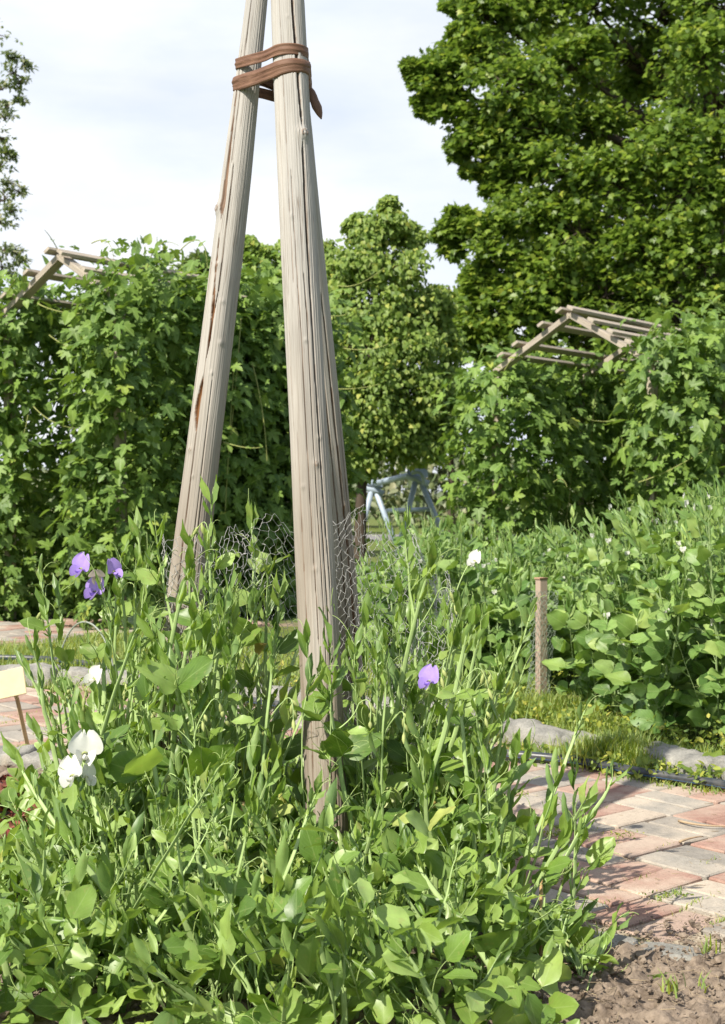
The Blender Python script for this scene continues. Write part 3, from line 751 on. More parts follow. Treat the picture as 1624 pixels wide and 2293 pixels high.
def leaf_fan(outline, fold=.15, droop=.2, base=(0, .12)):
    """lobed leaf from an outline of the right half (x, y), mirrored; unit size"""
    o = np.array(outline, float); full = np.vstack([o, (o * [-1, 1])[::-1][1:] if o[-1, 0] == 0 else (o * [-1, 1])[::-1]])
    if full[-1, 0] == 0 and np.allclose(full[-1], full[0]): full = full[:-1]
    V = np.vstack([full, [base]]); n = len(full)
    Z = fold * np.abs(V[:, 0]) - droop * (V[:, 1] - .1) ** 2 - droop * .8 * V[:, 0] ** 2
    V3 = np.column_stack([V, Z]); F = np.stack([np.full(n, n), np.arange(n), (np.arange(n) + 1) % n], -1)
    UV = np.column_stack([V[:, 0] * .6 + .5, V[:, 1]])
    return V3, F, UV
MAPLE = leaf_fan([(0, 0), (.28, -.06), (.25, .12), (.58, .22), (.40, .36), (.55, .62), (.26, .58), (.16, .74), (0, 1.0)])
HOP = leaf_fan([(0, .03), (.14, -.13), (.36, -.10), (.50, .08), (.30, .20), (.56, .38), (.58, .62), (.20, .44), (.24, .74), (0, 1.04)], .2, .3)
HOP2 = leaf_fan([(0, .02), (.18, -.12), (.36, .0), (.42, .25), (.34, .5), (.18, .78), (0, 1.0)], .25, .3)
LINDEN = leaf_fan([(0, 0), (.22, -.08), (.42, .12), (.40, .42), (.20, .76), (0, 1.02)], .3, .3)
SMALL = leaf_fan([(0, 0), (.24, .25), (.24, .6), (0, 1.0)], .3, .2)
def put(mb, proto, pos, tip, nor, size, m=0, mark=0.0):
    V, F, UV = proto; pos = np.atleast_2d(pos); tip = nrm(np.atleast_2d(tip)); nor = np.atleast_2d(nor)
    N = len(pos); size = np.broadcast_to(np.asarray(size, float), (N,))
    x = nrm(np.cross(tip, nor)); z = np.cross(x, tip)
    W = pos[:, None, :] + size[:, None, None] * (V[None, :, 0:1] * x[:, None] + V[None, :, 1:2] * tip[:, None] + V[None, :, 2:3] * z[:, None])
    FF = (F[None] + (np.arange(N) * len(V))[:, None, None]).reshape(-1, F.shape[1])
    mb.add(W.reshape(-1, 3), FF, np.tile(UV, (N, 1)), np.full(N * len(V), mark), m)
def rdir(r, n): return nrm(r.normal(size=(n, 3)))

M_MAPLE = leaf_mat('maple_leaf', [(0, (.075, .135, .018)), (.5, (.135, .215, .028)), (.9, (.215, .30, .04)), (.99, (.32, .36, .05))], trans=.42, vein=.1, rough=.42)
M_LINDEN = leaf_mat('linden_leaf', [(0, (.14, .225, .04)), (.5, (.215, .32, .062)), (.9, (.33, .43, .09)), (1, (.48, .50, .11))], trans=.40, vein=.1)
M_FAR = leaf_mat('far_tree_leaf', [(0, (.08, .12, .035)), (.6, (.14, .19, .055)), (1, (.24, .28, .08))], trans=.35, vein=0)
M_GREYLEAF = leaf_mat('poplar_leaf', [(0, (.13, .17, .09)), (.6, (.21, .25, .14)), (1, (.34, .33, .19))], trans=.22, vein=0)
M_HOP = leaf_mat('hop_leaf', [(0, (.095, .175, .040)), (.45, (.15, .25, .052)), (.85, (.215, .335, .062)), (.985, (.24, .34, .07)), (1, (.34, .40, .07))], trans=.32, vein=.3, rough=.5, spec=.3)
M_HOPSTEM = simple_mat('hop_bine', (.28, .30, .10), .7, .2)
M_BARK = simple_mat('tree_bark', (.085, .065, .05), .9, .15, nscale=8, bump=.6)
M_SWEET = leaf_mat('sweet_pea_leaf', [(0, (.09, .17, .030)), (.3, (.155, .265, .046)), (.65, (.25, .365, .075)), (.985, (.34, .47, .15)), (1, (.52, .50, .14))], trans=.38, vein=.30, rough=.40, spec=.5, blotch=.35)
M_SWEETSTEM = simple_mat('sweet_pea_stem', (.33, .44, .17), .55, .35, nscale=30, namt=.25)
M_TENDRIL = simple_mat('tendril', (.34, .44, .15), .6, .3)
M_BUD = simple_mat('green_bud', (.42, .47, .17), .6, .3, trans=.25)
M_WHITE = simple_mat('white_petal', (.76, .75, .69), .6, .2, trans=.30, nscale=70, namt=.12)
M_PURPLE = simple_mat('lilac_petal', (.46, .32, .80), .6, .2, trans=.35, nscale=40, namt=.3)
M_FADED = simple_mat('faded_pink_petal', (.62, .52, .47), .6, .2, trans=.35, nscale=40, namt=.2)
M_PEA = leaf_mat('garden_pea_leaf', [(0, (.09, .18, .045)), (.4, (.165, .28, .07)), (.75, (.25, .375, .11)), (1, (.38, .50, .17))], trans=.36, vein=.35, rough=.45, spec=.4, blotch=.15)
M_PEASTEM = simple_mat('garden_pea_stem', (.25, .34, .14), .55, .3)
M_GRASS = leaf_mat('grass_blade', [(0, (.14, .21, .03)), (.5, (.26, .33, .045)), (.85, (.42, .44, .08)), (1, (.58, .52, .20))], trans=.35, vein=0)
M_WEED = leaf_mat('weed_leaf', [(0, (.12, .19, .035)), (.5, (.22, .29, .045)), (.85, (.38, .40, .06)), (1, (.50, .46, .10))], trans=.35, vein=.2)

# ================================================================== TREES
def tree(name, label, cat, base, top, blobs, mat, proto, leafsize, nleaf, trunk_r, seed, hang=0, sub=11, group=None, drop=.35, flat=.55, subr=.34, limbs=True, spread=1.0):
    r = np.random.default_rng(seed); base = np.array(base, float)
    root = empty(name, tuple(base), label=label, cat=cat, group=group)
    mb = MB(); wd = MB()
    H = np.array(top, float)
    tp = bez(base, base * .5 + H * .5 + r.normal(size=3) * .12, H, 14)
    tube(wd, tp - base, np.linspace(trunk_r, trunk_r * .25, 14) * (1 + .4 * np.exp(-np.linspace(0, 9, 14))), 12)
    for (c, rad) in blobs:
        c = np.array(c, float); rad = np.array(rad if np.ndim(rad) else (rad,) * 3, float)
        # limb from trunk
        if limbs and np.mean(rad) > .30:
            k = int(np.clip(np.searchsorted(tp[:, 2], c[2] - np.linalg.norm(c[:2] - tp[0, :2]) * .55), 3, 13)); a = tp[k]
            mid = a * .5 + c * .5 + np.array([0, 0, .25]) + r.normal(size=3) * .15
            lp = bez(a, mid, c, 9); tube(wd, lp - base, np.linspace(trunk_r * .30, .018, 9), 6)
        for q in range(sub):
            d = nrm(r.normal(size=3)); d[2] = abs(d[2]) * (1 if r.random() > drop else -1)
            sc = c + d * rad * r.uniform(.45, 1.0)
            if limbs and r.random() < .8:
                tw = bez(c - (sc - c) * .1, (c + sc) / 2 + r.normal(size=3) * .12 * rad, sc, 6); tube(wd, tw - base, np.linspace(.016, .005, 6), 4)
            n = r.poisson(nleaf)
            u = rdir(r, n) * (r.random((n, 1)) ** .45) * subr * np.mean(rad) * r.uniform(.8, 1.6) * np.array([1.15, 1.15, flat]) * spread
            out_ = nrm(sc - c + u + np.array([0, 0, .2]))
            nor = nrm(out_ * .45 + np.array([0, 0, .6]) + np.array(SUN) * .35 + r.normal(size=(n, 3)) * .42)
            tip = nrm(out_ * .6 + np.array([0, 0, -.35]) + r.normal(size=(n, 3)) * .55)
            if hang: tip = nrm(tip * .8 + np.array([0, 0, -.75])); nor = nrm(np.array(SUN) * .8 + out_ * .6 + r.normal(size=(n, 3)) * .35 + [0, -.2, 0])
            put(mb, proto, sc + u - base, tip, nor, leafsize * r.uniform(.65, 1.2, n))
    wd.build('trunk', M_BARK, root); mb.build('crown', mat, root)
    return root
def blobs_px(L, rz=.8):
    """(x, y, Y, radius in survey units)"""
    o = []
    for x, y, Y, rr in L:
        r_ = rr / FD * Y; o.append((P(x, y, Y), (r_, r_, r_ * rz)))
    return o
MB_L = [(1085, 40, 21.5, 75), (1190, 30, 22, 100), (1330, 20, 21.5, 110), (1480, 40, 22.5, 110), (1620, 20, 21, 120), (1050, 130, 21.5, 70), (985, 165, 21.3, 62), (1140, 190, 21, 90), (1280, 150, 21.2, 95),
        (1430, 160, 22.8, 70), (1580, 130, 20.8, 110), (1000, 240, 21.4, 52), (1090, 300, 21.3, 72), (1200, 290, 21, 80), (1320, 290, 21.5, 75), (1480, 320, 20.3, 100), (1620, 330, 20.2, 100), (1150, 380, 21.4, 62), (1250, 390, 20.8, 90),
        (1380, 410, 20.6, 100), (1530, 440, 20.1, 110), (1660, 470, 20.2, 100), (1190, 490, 21, 80), (1090, 520, 21.2, 62), (1020, 535, 21.3, 42), (1300, 520, 20.6, 90), (1430, 560, 20.4, 95), (1580, 590, 20.1, 100),
        (1130, 590, 21, 75), (1075, 640, 21.1, 55), (1220, 640, 20.8, 85), (1360, 660, 20.6, 85), (1500, 690, 20.4, 95), (1650, 700, 20.2, 95), (1100, 700, 21, 75), (1200, 740, 20.8, 70), (1060, 735, 21, 48), (1120, 780, 21, 60), (1330, 750, 20.8, 80), (1450, 790, 20.8, 85), (1590, 800, 20.6, 95),
        (1250, -80, 21.5, 110), (1100, -70, 22, 80), (1420, -90, 21.5, 120), (1600, -100, 21, 120), (1800, 50, 21, 150), (1800, 300, 21, 150), (1800, 560, 21, 150), (1300, -220, 22, 150), (1550, -260, 22, 170), (1800, -200, 22, 170),
        (1240, 870, 22, 80), (1380, 880, 22, 90), (1540, 900, 22, 90), (1300, 960, 22.5, 70), (1450, 980, 22.5, 80), (1640, 960, 22.5, 100),
        (1250, 120, 25, 120), (1400, 300, 25, 110), (1330, 480, 25, 120), (1480, 620, 25, 140), (1600, 250, 25, 120), (1250, 620, 25, 120), (1380, 780, 25, 120), (1600, 780, 25, 120), (930, 168, 21.3, 26), (918, 150, 21.2, 15), (955, 235, 21.4, 26), (1030, 340, 21.4, 30), (1060, 385, 21.4, 22), (1110, 425, 21.4, 30), (1030, 490, 21.2, 30), (1025, 20, 21.6, 28), (1040, 75, 21.5, 30), (1160, 480, 25, 70), (1560, 480, 25, 140), (1500, 100, 26, 150), (1620, 420, 26, 160), (1300, 250, 26, 120), (1480, 450, 26.5, 150), (1250, 560, 26, 110), (1350, 620, 26.5, 140), (1550, 700, 26, 150), (1160, 260, 24.5, 90), (1110, 120, 24.5, 70), (1250, 700, 26, 110), (1450, 200, 24, 110), (1620, 580, 24, 130)]
tree('maple_tree', 'huge spreading maple tree with dense dark green crown filling the upper corner', 'tree', (*P(1600, 1100, 23.2)[:2], -.05), P(1590, -200, 23.2), blobs_px(MB_L), M_MAPLE, MAPLE, .104, 70, .30, 21, sub=19, flat=.8, subr=.42)
LN = [(730, 620, 19, 40), (720, 560, 19.3, 26), (975, 680, 19.2, 40), (990, 780, 19.2, 45), (1000, 900, 19.3, 45), (870, 455, 19, 16), (800, 505, 19, 22), (880, 490, 19, 42), (830, 525, 19, 44), (920, 530, 19.2, 34), (800, 590, 18.8, 60), (890, 600, 18.8, 65), (760, 650, 19, 62), (840, 680, 18.7, 75), (935, 680, 19, 55), (745, 750, 19, 62), (820, 780, 18.6, 80), (915, 780, 18.8, 70), (965, 740, 19.2, 40),
      (750, 850, 18.9, 65), (840, 870, 18.6, 80), (930, 880, 18.8, 70), (985, 850, 19.2, 40), (760, 950, 18.9, 65), (850, 960, 18.7, 78), (940, 970, 19, 62), (800, 1020, 19, 50), (890, 985, 19, 46), (975, 975, 19.3, 34), (990, 930, 19.3, 36), (700, 700, 19.3, 50), (700, 820, 19.3, 55), (700, 940, 19.3, 55), (860, 750, 20, 80), (860, 900, 20, 90), (760, 1030, 19.4, 40)]
tree('linden_tree', 'light green slender linden tree just behind the tripod beside the swing frame', 'tree', (*P(806, 1100, 19)[:2], -.05), P(860, 520, 19), blobs_px(LN), M_LINDEN, LINDEN, .070, 80, .085, 22, hang=1, sub=15, drop=.5, flat=1.0, subr=.52)
L2 = [(545, 540, 24, 22), (575, 570, 24, 30), (520, 600, 24, 36), (500, 660, 24, 46), (560, 560, 24, 36), (590, 600, 24, 48), (625, 555, 24, 34), (640, 620, 24, 52), (550, 640, 24, 60), (610, 690, 24, 70), (680, 680, 24, 50), (520, 720, 24, 60), (600, 780, 24, 80), (680, 800, 24, 60), (640, 900, 24, 80), (540, 860, 24, 80), (600, 1000, 24, 80), (690, 1000, 24, 60)]
tree('linden_tree', 'pale green bushy tree seen between the two front poles above the hop vine', 'tree', (*P(610, 1100, 24)[:2], -.05), P(600, 600, 24), blobs_px(L2), M_LINDEN, LINDEN, .085, 52, .10, 23, hang=1, sub=13, drop=.5, flat=.8, subr=.4)
L3 = [(440, 590, 34, 30), (410, 615, 34, 30), (470, 620, 34, 36), (430, 650, 34, 45), (480, 680, 34, 50), (400, 700, 34, 50), (450, 760, 34, 70), (440, 860, 34, 80), (450, 960, 34, 80)]
tree('distant_tree', 'hazy pale olive tree top peeping over the hop vine beside the leaning pole', 'tree', (*P(440, 1100, 34)[:2], -.05), P(440, 640, 34), blobs_px(L3), M_FAR, SMALL, .16, 40, .12, 24, sub=9)
L4 = [(960, 800, 25, 50), (1000, 860, 25, 55), (970, 900, 25, 50), (1040, 700, 25, 45), (1040, 760, 25, 50), (945, 700, 25, 45), (1000, 665, 26, 26), (975, 690, 26, 26), (985, 720, 26, 45), (1020, 780, 26, 50), (985, 850, 26, 48), (1010, 930, 26, 50), (990, 1010, 26, 50), (1060, 900, 26, 60), (1060, 1010, 26, 60), (950, 950, 26, 50)]
tree('birch_tree', 'thin bluish green tree squeezed between the linden and the maple', 'tree', (*P(1010, 1100, 26)[:2], -.05), P(1005, 640, 26), blobs_px(L4), M_LINDEN, SMALL, .10, 55, .07, 25, sub=11, flat=.8)
L5 = [(22, 130, 22, 18), (30, 165, 22, 30), (55, 150, 22, 18), (45, 185, 22, 20), (5, 200, 22, 34), (20, 235, 22, 26), (48, 225, 22, 14), (10, 265, 22, 26), (5, 310, 22, 22), (15, 345, 22, 20), (0, 370, 22, 30), (25, 350, 22, 14),
      (25, 410, 22, 24), (45, 430, 22, 22), (10, 450, 22, 36), (25, 475, 22, 26), (0, 500, 22, 28), (10, 560, 22, 24), (35, 570, 22, 24), (45, 590, 22, 18), (5, 600, 22, 36), (20, 615, 22, 24)]
L5b = [(-60 - 90 * (i % 4), 80 + 45 * i, 22.5, 95) for i in range(14)]
tree('poplar_tree', 'grey green tree reaching in with airy twigs at the side of the sky', 'tree', (*P(-330, 1100, 22.5)[:2], -.05), P(-300, 100, 22.5), blobs_px(L5 + L5b), M_GREYLEAF, SMALL, .085, 13, .22, 26, sub=7, limbs=True, spread=1.3)
# far hedge line
def treeline():
    mb = MB(); r = np.random.default_rng(31); n = 26000
    x = r.uniform(-34, 40, n); h = 2.1 + smooth_noise(np.stack([x, 0 * x], -1), .25, 3, 3) * 1.0
    z = h * r.random(n) ** .7; y = 44 + r.normal(0, .8, n) * np.sqrt(np.clip(1 - (z / h) ** 2, .05, 1))
    p = np.stack([x, y, z], -1); nor = nrm(np.stack([0 * x, -np.ones(n) * .5, np.ones(n)], -1) + r.normal(size=(n, 3)) * .5)
    put(mb, SMALL, p, nrm(r.normal(size=(n, 3)) + [0, -.3, -.5]), nor, r.uniform(.2, .42, n)); return mb
tl = treeline().build('far_treeline', M_GREYLEAF); tag(tl, 'dark hedge of distant shrubs along the far side of the lawn', 'shrubs', kind='stuff')

# ================================================================== PERGOLAS
M_PERG = wood_mat('grey_brown_lath', (.44, .38, .31), (.20, .155, .12), grey=.6)
def pergola(label, apex, legL, legR, axis, length, slatL, slatR, hbot, w=.11, t=.055, sl=.075):
    """apex/legL/legR world points of the near truss; axis unit vector along the tunnel"""
    root = empty('garden_pergola', (apex[0], apex[1], 0), label=label, cat='pergola', group='hop covered pergolas of grey laths')
    o = np.array(root.location); apex, legL, legR = map(np.asarray, (apex, legL, legR)); axis = nrm(np.asarray(axis))
    n_tr = max(2, int(length / 1.1))
    for k in range(n_tr):
        off = axis * k * (length / (n_tr - 1)) + np.array([0, 0, 0])
        for leg in (legL, legR):
            mb = MB(); beam(mb, apex + off - o, leg + off + (leg - apex) * .04 - o, t, w, up=axis); mb.build('rafter', M_PERG, root, smooth=False)
            mb = MB(); b = leg + off; beam(mb, (b[0] - o[0], b[1] - o[1], -.02), (b[0] - o[0], b[1] - o[1], b[2]), .08, .08, up=axis); mb.build('post', M_PERG, root, smooth=False)
    for leg, fr in ((legL, slatL), (legR, slatR)):
        d = leg - apex; up = nrm(np.cross(axis, d)); up = up if up[2] > 0 else -up
        for f in fr:
            s = apex + d * f + up * (w * .5 + .018); mb = MB()
            beam(mb, s - axis * .14 - o, s + axis * (length + .14) - o, sl, .032, up=up); mb.build('slat', M_PERG, root, smooth=False)
    return root
TH_L = radians(35); AX_L = np.array([sin(TH_L), cos(TH_L), 0])
perpL = np.array([-cos(TH_L), sin(TH_L), 0])
apL = P(140, 576, 12.6); hwL = .72
lgL = apL + perpL * hwL; lgL[2] = P(45, 697, 13.0)[2]; lgR = apL - perpL * hwL; lgR[2] = lgL[2]
pergola('lath pergola with its bare gable corner showing over the dark hop arbour, poplar twigs above', apL, lgL, lgR, AX_L, 2.5, (.03, .42, .85), (.10, .5), 0)
TH_R = radians(38); AX_R = np.array([sin(TH_R), cos(TH_R), 0]); perpR = np.array([-cos(TH_R), sin(TH_R), 0])
apR = P(1281, 706, 13.6); hwR = .86
rgL = apR + perpR * hwR; rgL[2] = P(1125, 830, 14)[2]; rgR = apR - perpR * hwR; rgR[2] = rgL[2] 
pergola('lath pergola with bare open gable in front of the maple crown', apR, rgL, rgR, AX_R, 3.4, (.04, .28, .62, .82), (.02, .28, .52, .74), 0)

# ================================================================== HOP VINES
def hop(label, walls, roofs, seed, name='hop_vine', shoots=()):
    r = np.random.default_rng(seed); root = empty(name, (*walls[0][0], 0), label=label, cat='hop vine', group='hop vines climbing the pergolas')
    o = np.array(root.location); mb = MB(); st = MB()
    def clump(c, outn, n, sz=.112):
        n = max(1, n); c = np.atleast_2d(c)
        u = r.normal(size=(n, 3)) * np.array([.09, .09, .11])
        nor = nrm(outn * .45 + np.array([0, 0, .6]) + np.array(SUN) * .3 + r.normal(size=(n, 3)) * .36)
        tip = nrm(outn * .55 + np.array([0, 0, -.50]) + r.normal(size=(n, 3)) * .50)
        put(mb, HOP if r.random() < .7 else HOP2, c + u - o, tip, nor, sz * r.uniform(.45, 1.3, n))
    for (p0, p1, z0, z1, th, dens) in walls:
        p0 = np.array([*p0, 0.]); p1 = np.array([*p1, 0.]); d = p1 - p0; L = np.linalg.norm(d); d = d / L; nn = np.array([d[1], -d[0], 0]); R = th / 2
        per = 2 * L + 2 * pi * R; N = int(per * (z1 - z0) * dens)
        for _ in range(N):
            s = r.random() * per; z = z0 + (z1 - z0) * r.random()
            if s < L: base, on = p0 + d * s, nn
            elif s < L + pi * R: a = (s - L) / R; base, on = p1, nn * cos(a) + d * sin(a)
            elif s < 2 * L + pi * R: base, on = p1 - d * (s - L - pi * R), -nn
            else: a = (s - 2 * L - pi * R) / R; base, on = p0, -nn * cos(a) - d * sin(a)
            q = base + on * R; nz_ = smooth_noise(np.array([[q[0] * 1.0 + on[0], q[1] + on[1], z * .8]]), 1.7, seed, 3)[0]
            rr = R * (.82 + .55 * nz_) * (1 - .25 * (z > z1 - .25)) - (.18 if r.random() < .3 else 0)
            clump(base + on * rr + np.array([0, 0, z]), on, r.integers(3, 7))
        # top cap
        for _ in range(int(L * th * dens * 1.3) + 6):
            q = p0 + d * r.uniform(-.1, L) + nn * r.uniform(-R, R) * .8; clump(q + np.array([0, 0, z1 + .12 * r.normal()]), np.array([0, -.2, .7]), 5)
        # hanging bines
        for _ in range(int(L * 2.5) + 2):
            q = p0 + d * r.uniform(-.1, L) + nn * (R * 1.02 + .03); q[2] = r.uniform(z0 + 1.0, z1)
            e = q + np.array([r.normal(0, .12), r.normal(0, .08), -r.uniform(.5, 1.4)]) + nn * .05
            st = MB(); tube(st, bez(q, (q + e) / 2 + nn * .08 + r.normal(size=3) * .06, e, 10) - o, .0045, 4); st.build('bine', M_HOPSTEM, root)
    for (a, b, c_, e, dens, th) in roofs:      # quad corners; leaves on its upper side
        a, b, c_, e = map(np.asarray, (a, b, c_, e)); N = int(np.linalg.norm(b - a) * np.linalg.norm(e - a) * dens)
        nn = nrm(np.cross(b - a, e - a)); nn = nn if nn[2] > 0 else -nn
        for _ in range(N):
            u, v = r.random(2); q = (a * (1 - u) + b * u) * (1 - v) + (e * (1 - u) + c_ * u) * v
            clump(q + nn * (th * r.random()), nn, r.integers(2, 6))
    for (a, m_, b, lf) in shoots:
        pts = bez(a, m_, b, 16); st = MB(); tube(st, pts - o, np.linspace(.006, .0028, 16), 4); st.build('bine', M_HOPSTEM, root)
        for k in range(2, 16, 2):
            if r.random() < lf:
                c = pts[k]; dd = nrm(r.normal(size=3) + [0, 0, .2]); s_ = .09 * (1 - k / 22) * r.uniform(.5, 1.2)
                for sg in (-1, 1): put(mb, HOP2, c - o, dd * sg + np.array([0, 0, .2]), np.array([0, -.5, 1.0]) + r.normal(size=3) * .4, s_)
    mb.build('foliage', M_HOP, root)
    return root
def shoot(x0, y0, xm, ym, x1, y1, Y, lf=.5): return (P(x0, y0, Y), P(xm, ym, Y - .1), P(x1, y1, Y - .15), lf)
cR = (apL - perpL * hwL)[:2]; cL = (apL + perpL * hwL)[:2]; a2 = AX_L[:2]
cR2 = cR + perpL[:2] * .02
zt = lgL[2]
hop('thick hop vine in the light forming the long leafy wall behind the leaning pole', [(cR2 - a2 * .06, cR2 + a2 * 2.75, 0, zt + .08, .80, 64)],
    [(apL + AX_L * .65 - perpL * .05, lgR + AX_L * .25, lgR + AX_L * 3.8, apL + AX_L * 3.8, 26, .22)], 41,
    shoots=[shoot(205, 545, 250, 520, 255, 580, 13), shoot(330, 600, 350, 520, 400, 550, 12.6), shoot(350, 600, 352, 560, 352, 530, 12.7, .3), shoot(380, 590, 460, 480, 465, 600, 12.8, .4), shoot(355, 590, 370, 540, 375, 555, 12.6, .3),
            shoot(130, 560, 115, 530, 100, 515, 12.6, .2), shoot(760, 640, 800, 650, 860, 600, 14.0, .3), shoot(640, 690, 760, 720, 780, 700, 13.6, .4), shoot(770, 780, 830, 790, 870, 770, 14, .3), shoot(500, 990, 560, 1010, 590, 1000, 12.5, .4),
            shoot(75, 910, 120, 960, 185, 960, 12.1, .5), shoot(110, 750, 160, 790, 215, 795, 12.1, .6), shoot(85, 680, 130, 705, 200, 702, 12.1, .3), shoot(740, 870, 800, 875, 850, 860, 13.9, .3)])
hop('dark shaded hop vine lining the inside of the arbour beside the poplar twigs', [(cL - a2 * .02 + perpL[:2] * .12, cL + a2 * 3.4 + perpL[:2] * .12, 0, zt + .02, .78, 80), (cL + a2 * 2.2, cR + a2 * 2.5, 0, zt + .35, .7, 100), (cL + a2 * 1.5, cR + a2 * 1.6, 0, zt + .15, .6, 90)],
    [(apL + AX_L * .55 + perpL * .12, lgL + AX_L * .12, lgL + AX_L * 3.8, apL + AX_L * 3.8, 34, .3)], 42,
    shoots=[shoot(60, 640, 40, 600, 70, 590, 12.8), shoot(20, 650, 50, 600, 30, 620, 12.8)])
dR = (apR - perpR * hwR)[:2]; dL = (apR + perpR * hwR)[:2]; b2_ = AX_R[:2]; zr = rgL[2]
hop('hop vine column with yellowish rim leaves between the linden and the open gable', [(dL + b2_ * .02 + perpR[:2] * .10, dL + b2_ * 3.2 + perpR[:2] * .18, 0, zr - .02, .86, 58), (dL + b2_ * 2.2 , dR + b2_ * 2.5, 0, zr - .05, .5, 36)],
    [(apR + AX_R * 1.5, rgL + AX_R * .9, rgL + AX_R * 3.5, apR + AX_R * 3.5, 20, .2)], 43,
    shoots=[shoot(1130, 830, 1150, 790, 1170, 800, 14, .5), shoot(1010, 930, 990, 920, 975, 925, 14, .5), shoot(1240, 1080, 1260, 1060, 1270, 1090, 13.6, .5)])
hop('bushy bright hop vine burying the slat ends above the tallest garden peas', [(dR + b2_ * .05 - perpR[:2] * .22, dR + b2_ * 3.4 - perpR[:2] * .30, 0, zr + .16, .95, 60)],
    [(apR + AX_R * 1.15 - perpR * .25, rgR + AX_R * .5, rgR + AX_R * 3.6, apR + AX_R * 3.6, 24, .35)], 44,
    shoots=[shoot(1460, 760, 1470, 720, 1500, 740, 13.4), shoot(1390, 940, 1340, 950, 1310, 935, 13.2, .4), shoot(1600, 820, 1640, 840, 1660, 900, 13, .5), shoot(1430, 1080, 1500, 1060, 1590, 1000, 12.7, .3)])

# ================================================================== SWING FRAME
M_STEEL = simple_mat('pale_blue_grey_steel', (.36, .43, .52), .45, .5, nscale=6, namt=.15)
def swing():
    Y0 = 21.0; root = empty('swing_frame', tuple(P(890, 1100, Y0)[:2]) + (0,), label='pale blue grey steel swing frame with splayed leg pairs under the linden tree', cat='swing frame')
    o = np.array(root.location)
    A = P(836, 1084, 21.8); B = P(935, 1060, 20.2)
    mb = MB(); tube(mb, np.array([A, B]) - o, .045, 10, cap=True); mb.build('top_beam', M_STEEL, root)
    ends = [(A, G(812, 1240), (868, 1240)), ]
    for (ap, x0, x1, Y) in ((A, 812, 872, 21.8), (B, 905, 985, 20.2)):
        for x in (x0, x1):
            f = P(x, 1180, Y); d = f - ap; f = ap + d * (ap[2] / -d[2]) if d[2] < 0 else f
            m = MB(); tube(m, np.array([ap + d * .08, f]) - o, .042, 10, cap=True); m.build('leg', M_STEEL, root)
        jb = MB(); box(jb, ap - o, .30, .10, .13, None, .02); tube(jb, np.array([ap + (-.16, 0, -.02), ap + (.16, 0, -.16)]) - o, .055, 8, cap=True); jb.build('corner_bracket', M_STEEL, root)
    m = MB(); tube(m, np.array([P(868, 1144, 21.0), P(968, 1140, 20.2)]) - o, .035, 8, cap=True); m.build('cross_bar', M_STEEL, root)
    # grab rails on the joint
    m = MB(); tube(m, bez(P(922, 1060, 20.1), P(950, 1045, 20.0), P(950, 1085, 20.1), 8) - o, .03, 8); m.build('corner_bracket', M_STEEL, root)
    return root
swing()
# ================================================================== SWEET PEAS
LEAFLETS = [leaf_grid(1, .64, 9, 7, 'ovate', .16, .18, .035, 1), leaf_grid(1, .56, 9, 7, 'ovate', .26, .28, .045, 2), leaf_grid(1, .70, 9, 7, 'ovate', .08, .12, .04, 3), leaf_grid(1, .60, 9, 7, 'ovate', .20, -.12, .04, 4), leaf_grid(1, .76, 9, 7, 'round', .10, .15, .05, 5)]
YOUNG = [leaf_grid(1, .26, 7, 5, 'lance', .55, -.10, .04, 6), leaf_grid(1, .30, 7, 5, 'lance', .45, .15, .05, 7)]
STIP = leaf_grid(1, .22, 4, 3, 'lance', .3, .1, 0, 8)
ROUND = [leaf_grid(1, .80, 10, 7, 'round', .14, .2, .05, 9), leaf_grid(1, .70, 10, 7, 'round', .25, .1, .06, 10), leaf_grid(1, .88, 10, 7, 'round', .10, .32, .05, 11)]
Z3 = np.array([0, 0, 1.0])
def rot_about(v, ax, a):
    v = np.asarray(v, float); ax = nrm(ax); return v * cos(a) + np.cross(ax, v) * sin(a) + ax * np.dot(ax, v) * (1 - cos(a))
def curl(mb, p, d, r, L, rad=.0015):
    d = nrm(d); n = 12; pts = [np.array(p, float)]; ax = nrm(np.cross(d, Z3) + r.normal(size=3) * .5); k = r.uniform(.05, .25) * (1 if r.random() > .5 else -1)
    for i in range(n):
        pts.append(pts[-1] + d * L / n); d = rot_about(d, ax, k * (.25 + (i / n) ** 2 * 2.6)); d = nrm(d + r.normal(size=3) * .03)
    tube(mb, np.array(pts), np.linspace(rad, rad * .6, n + 1), 3)
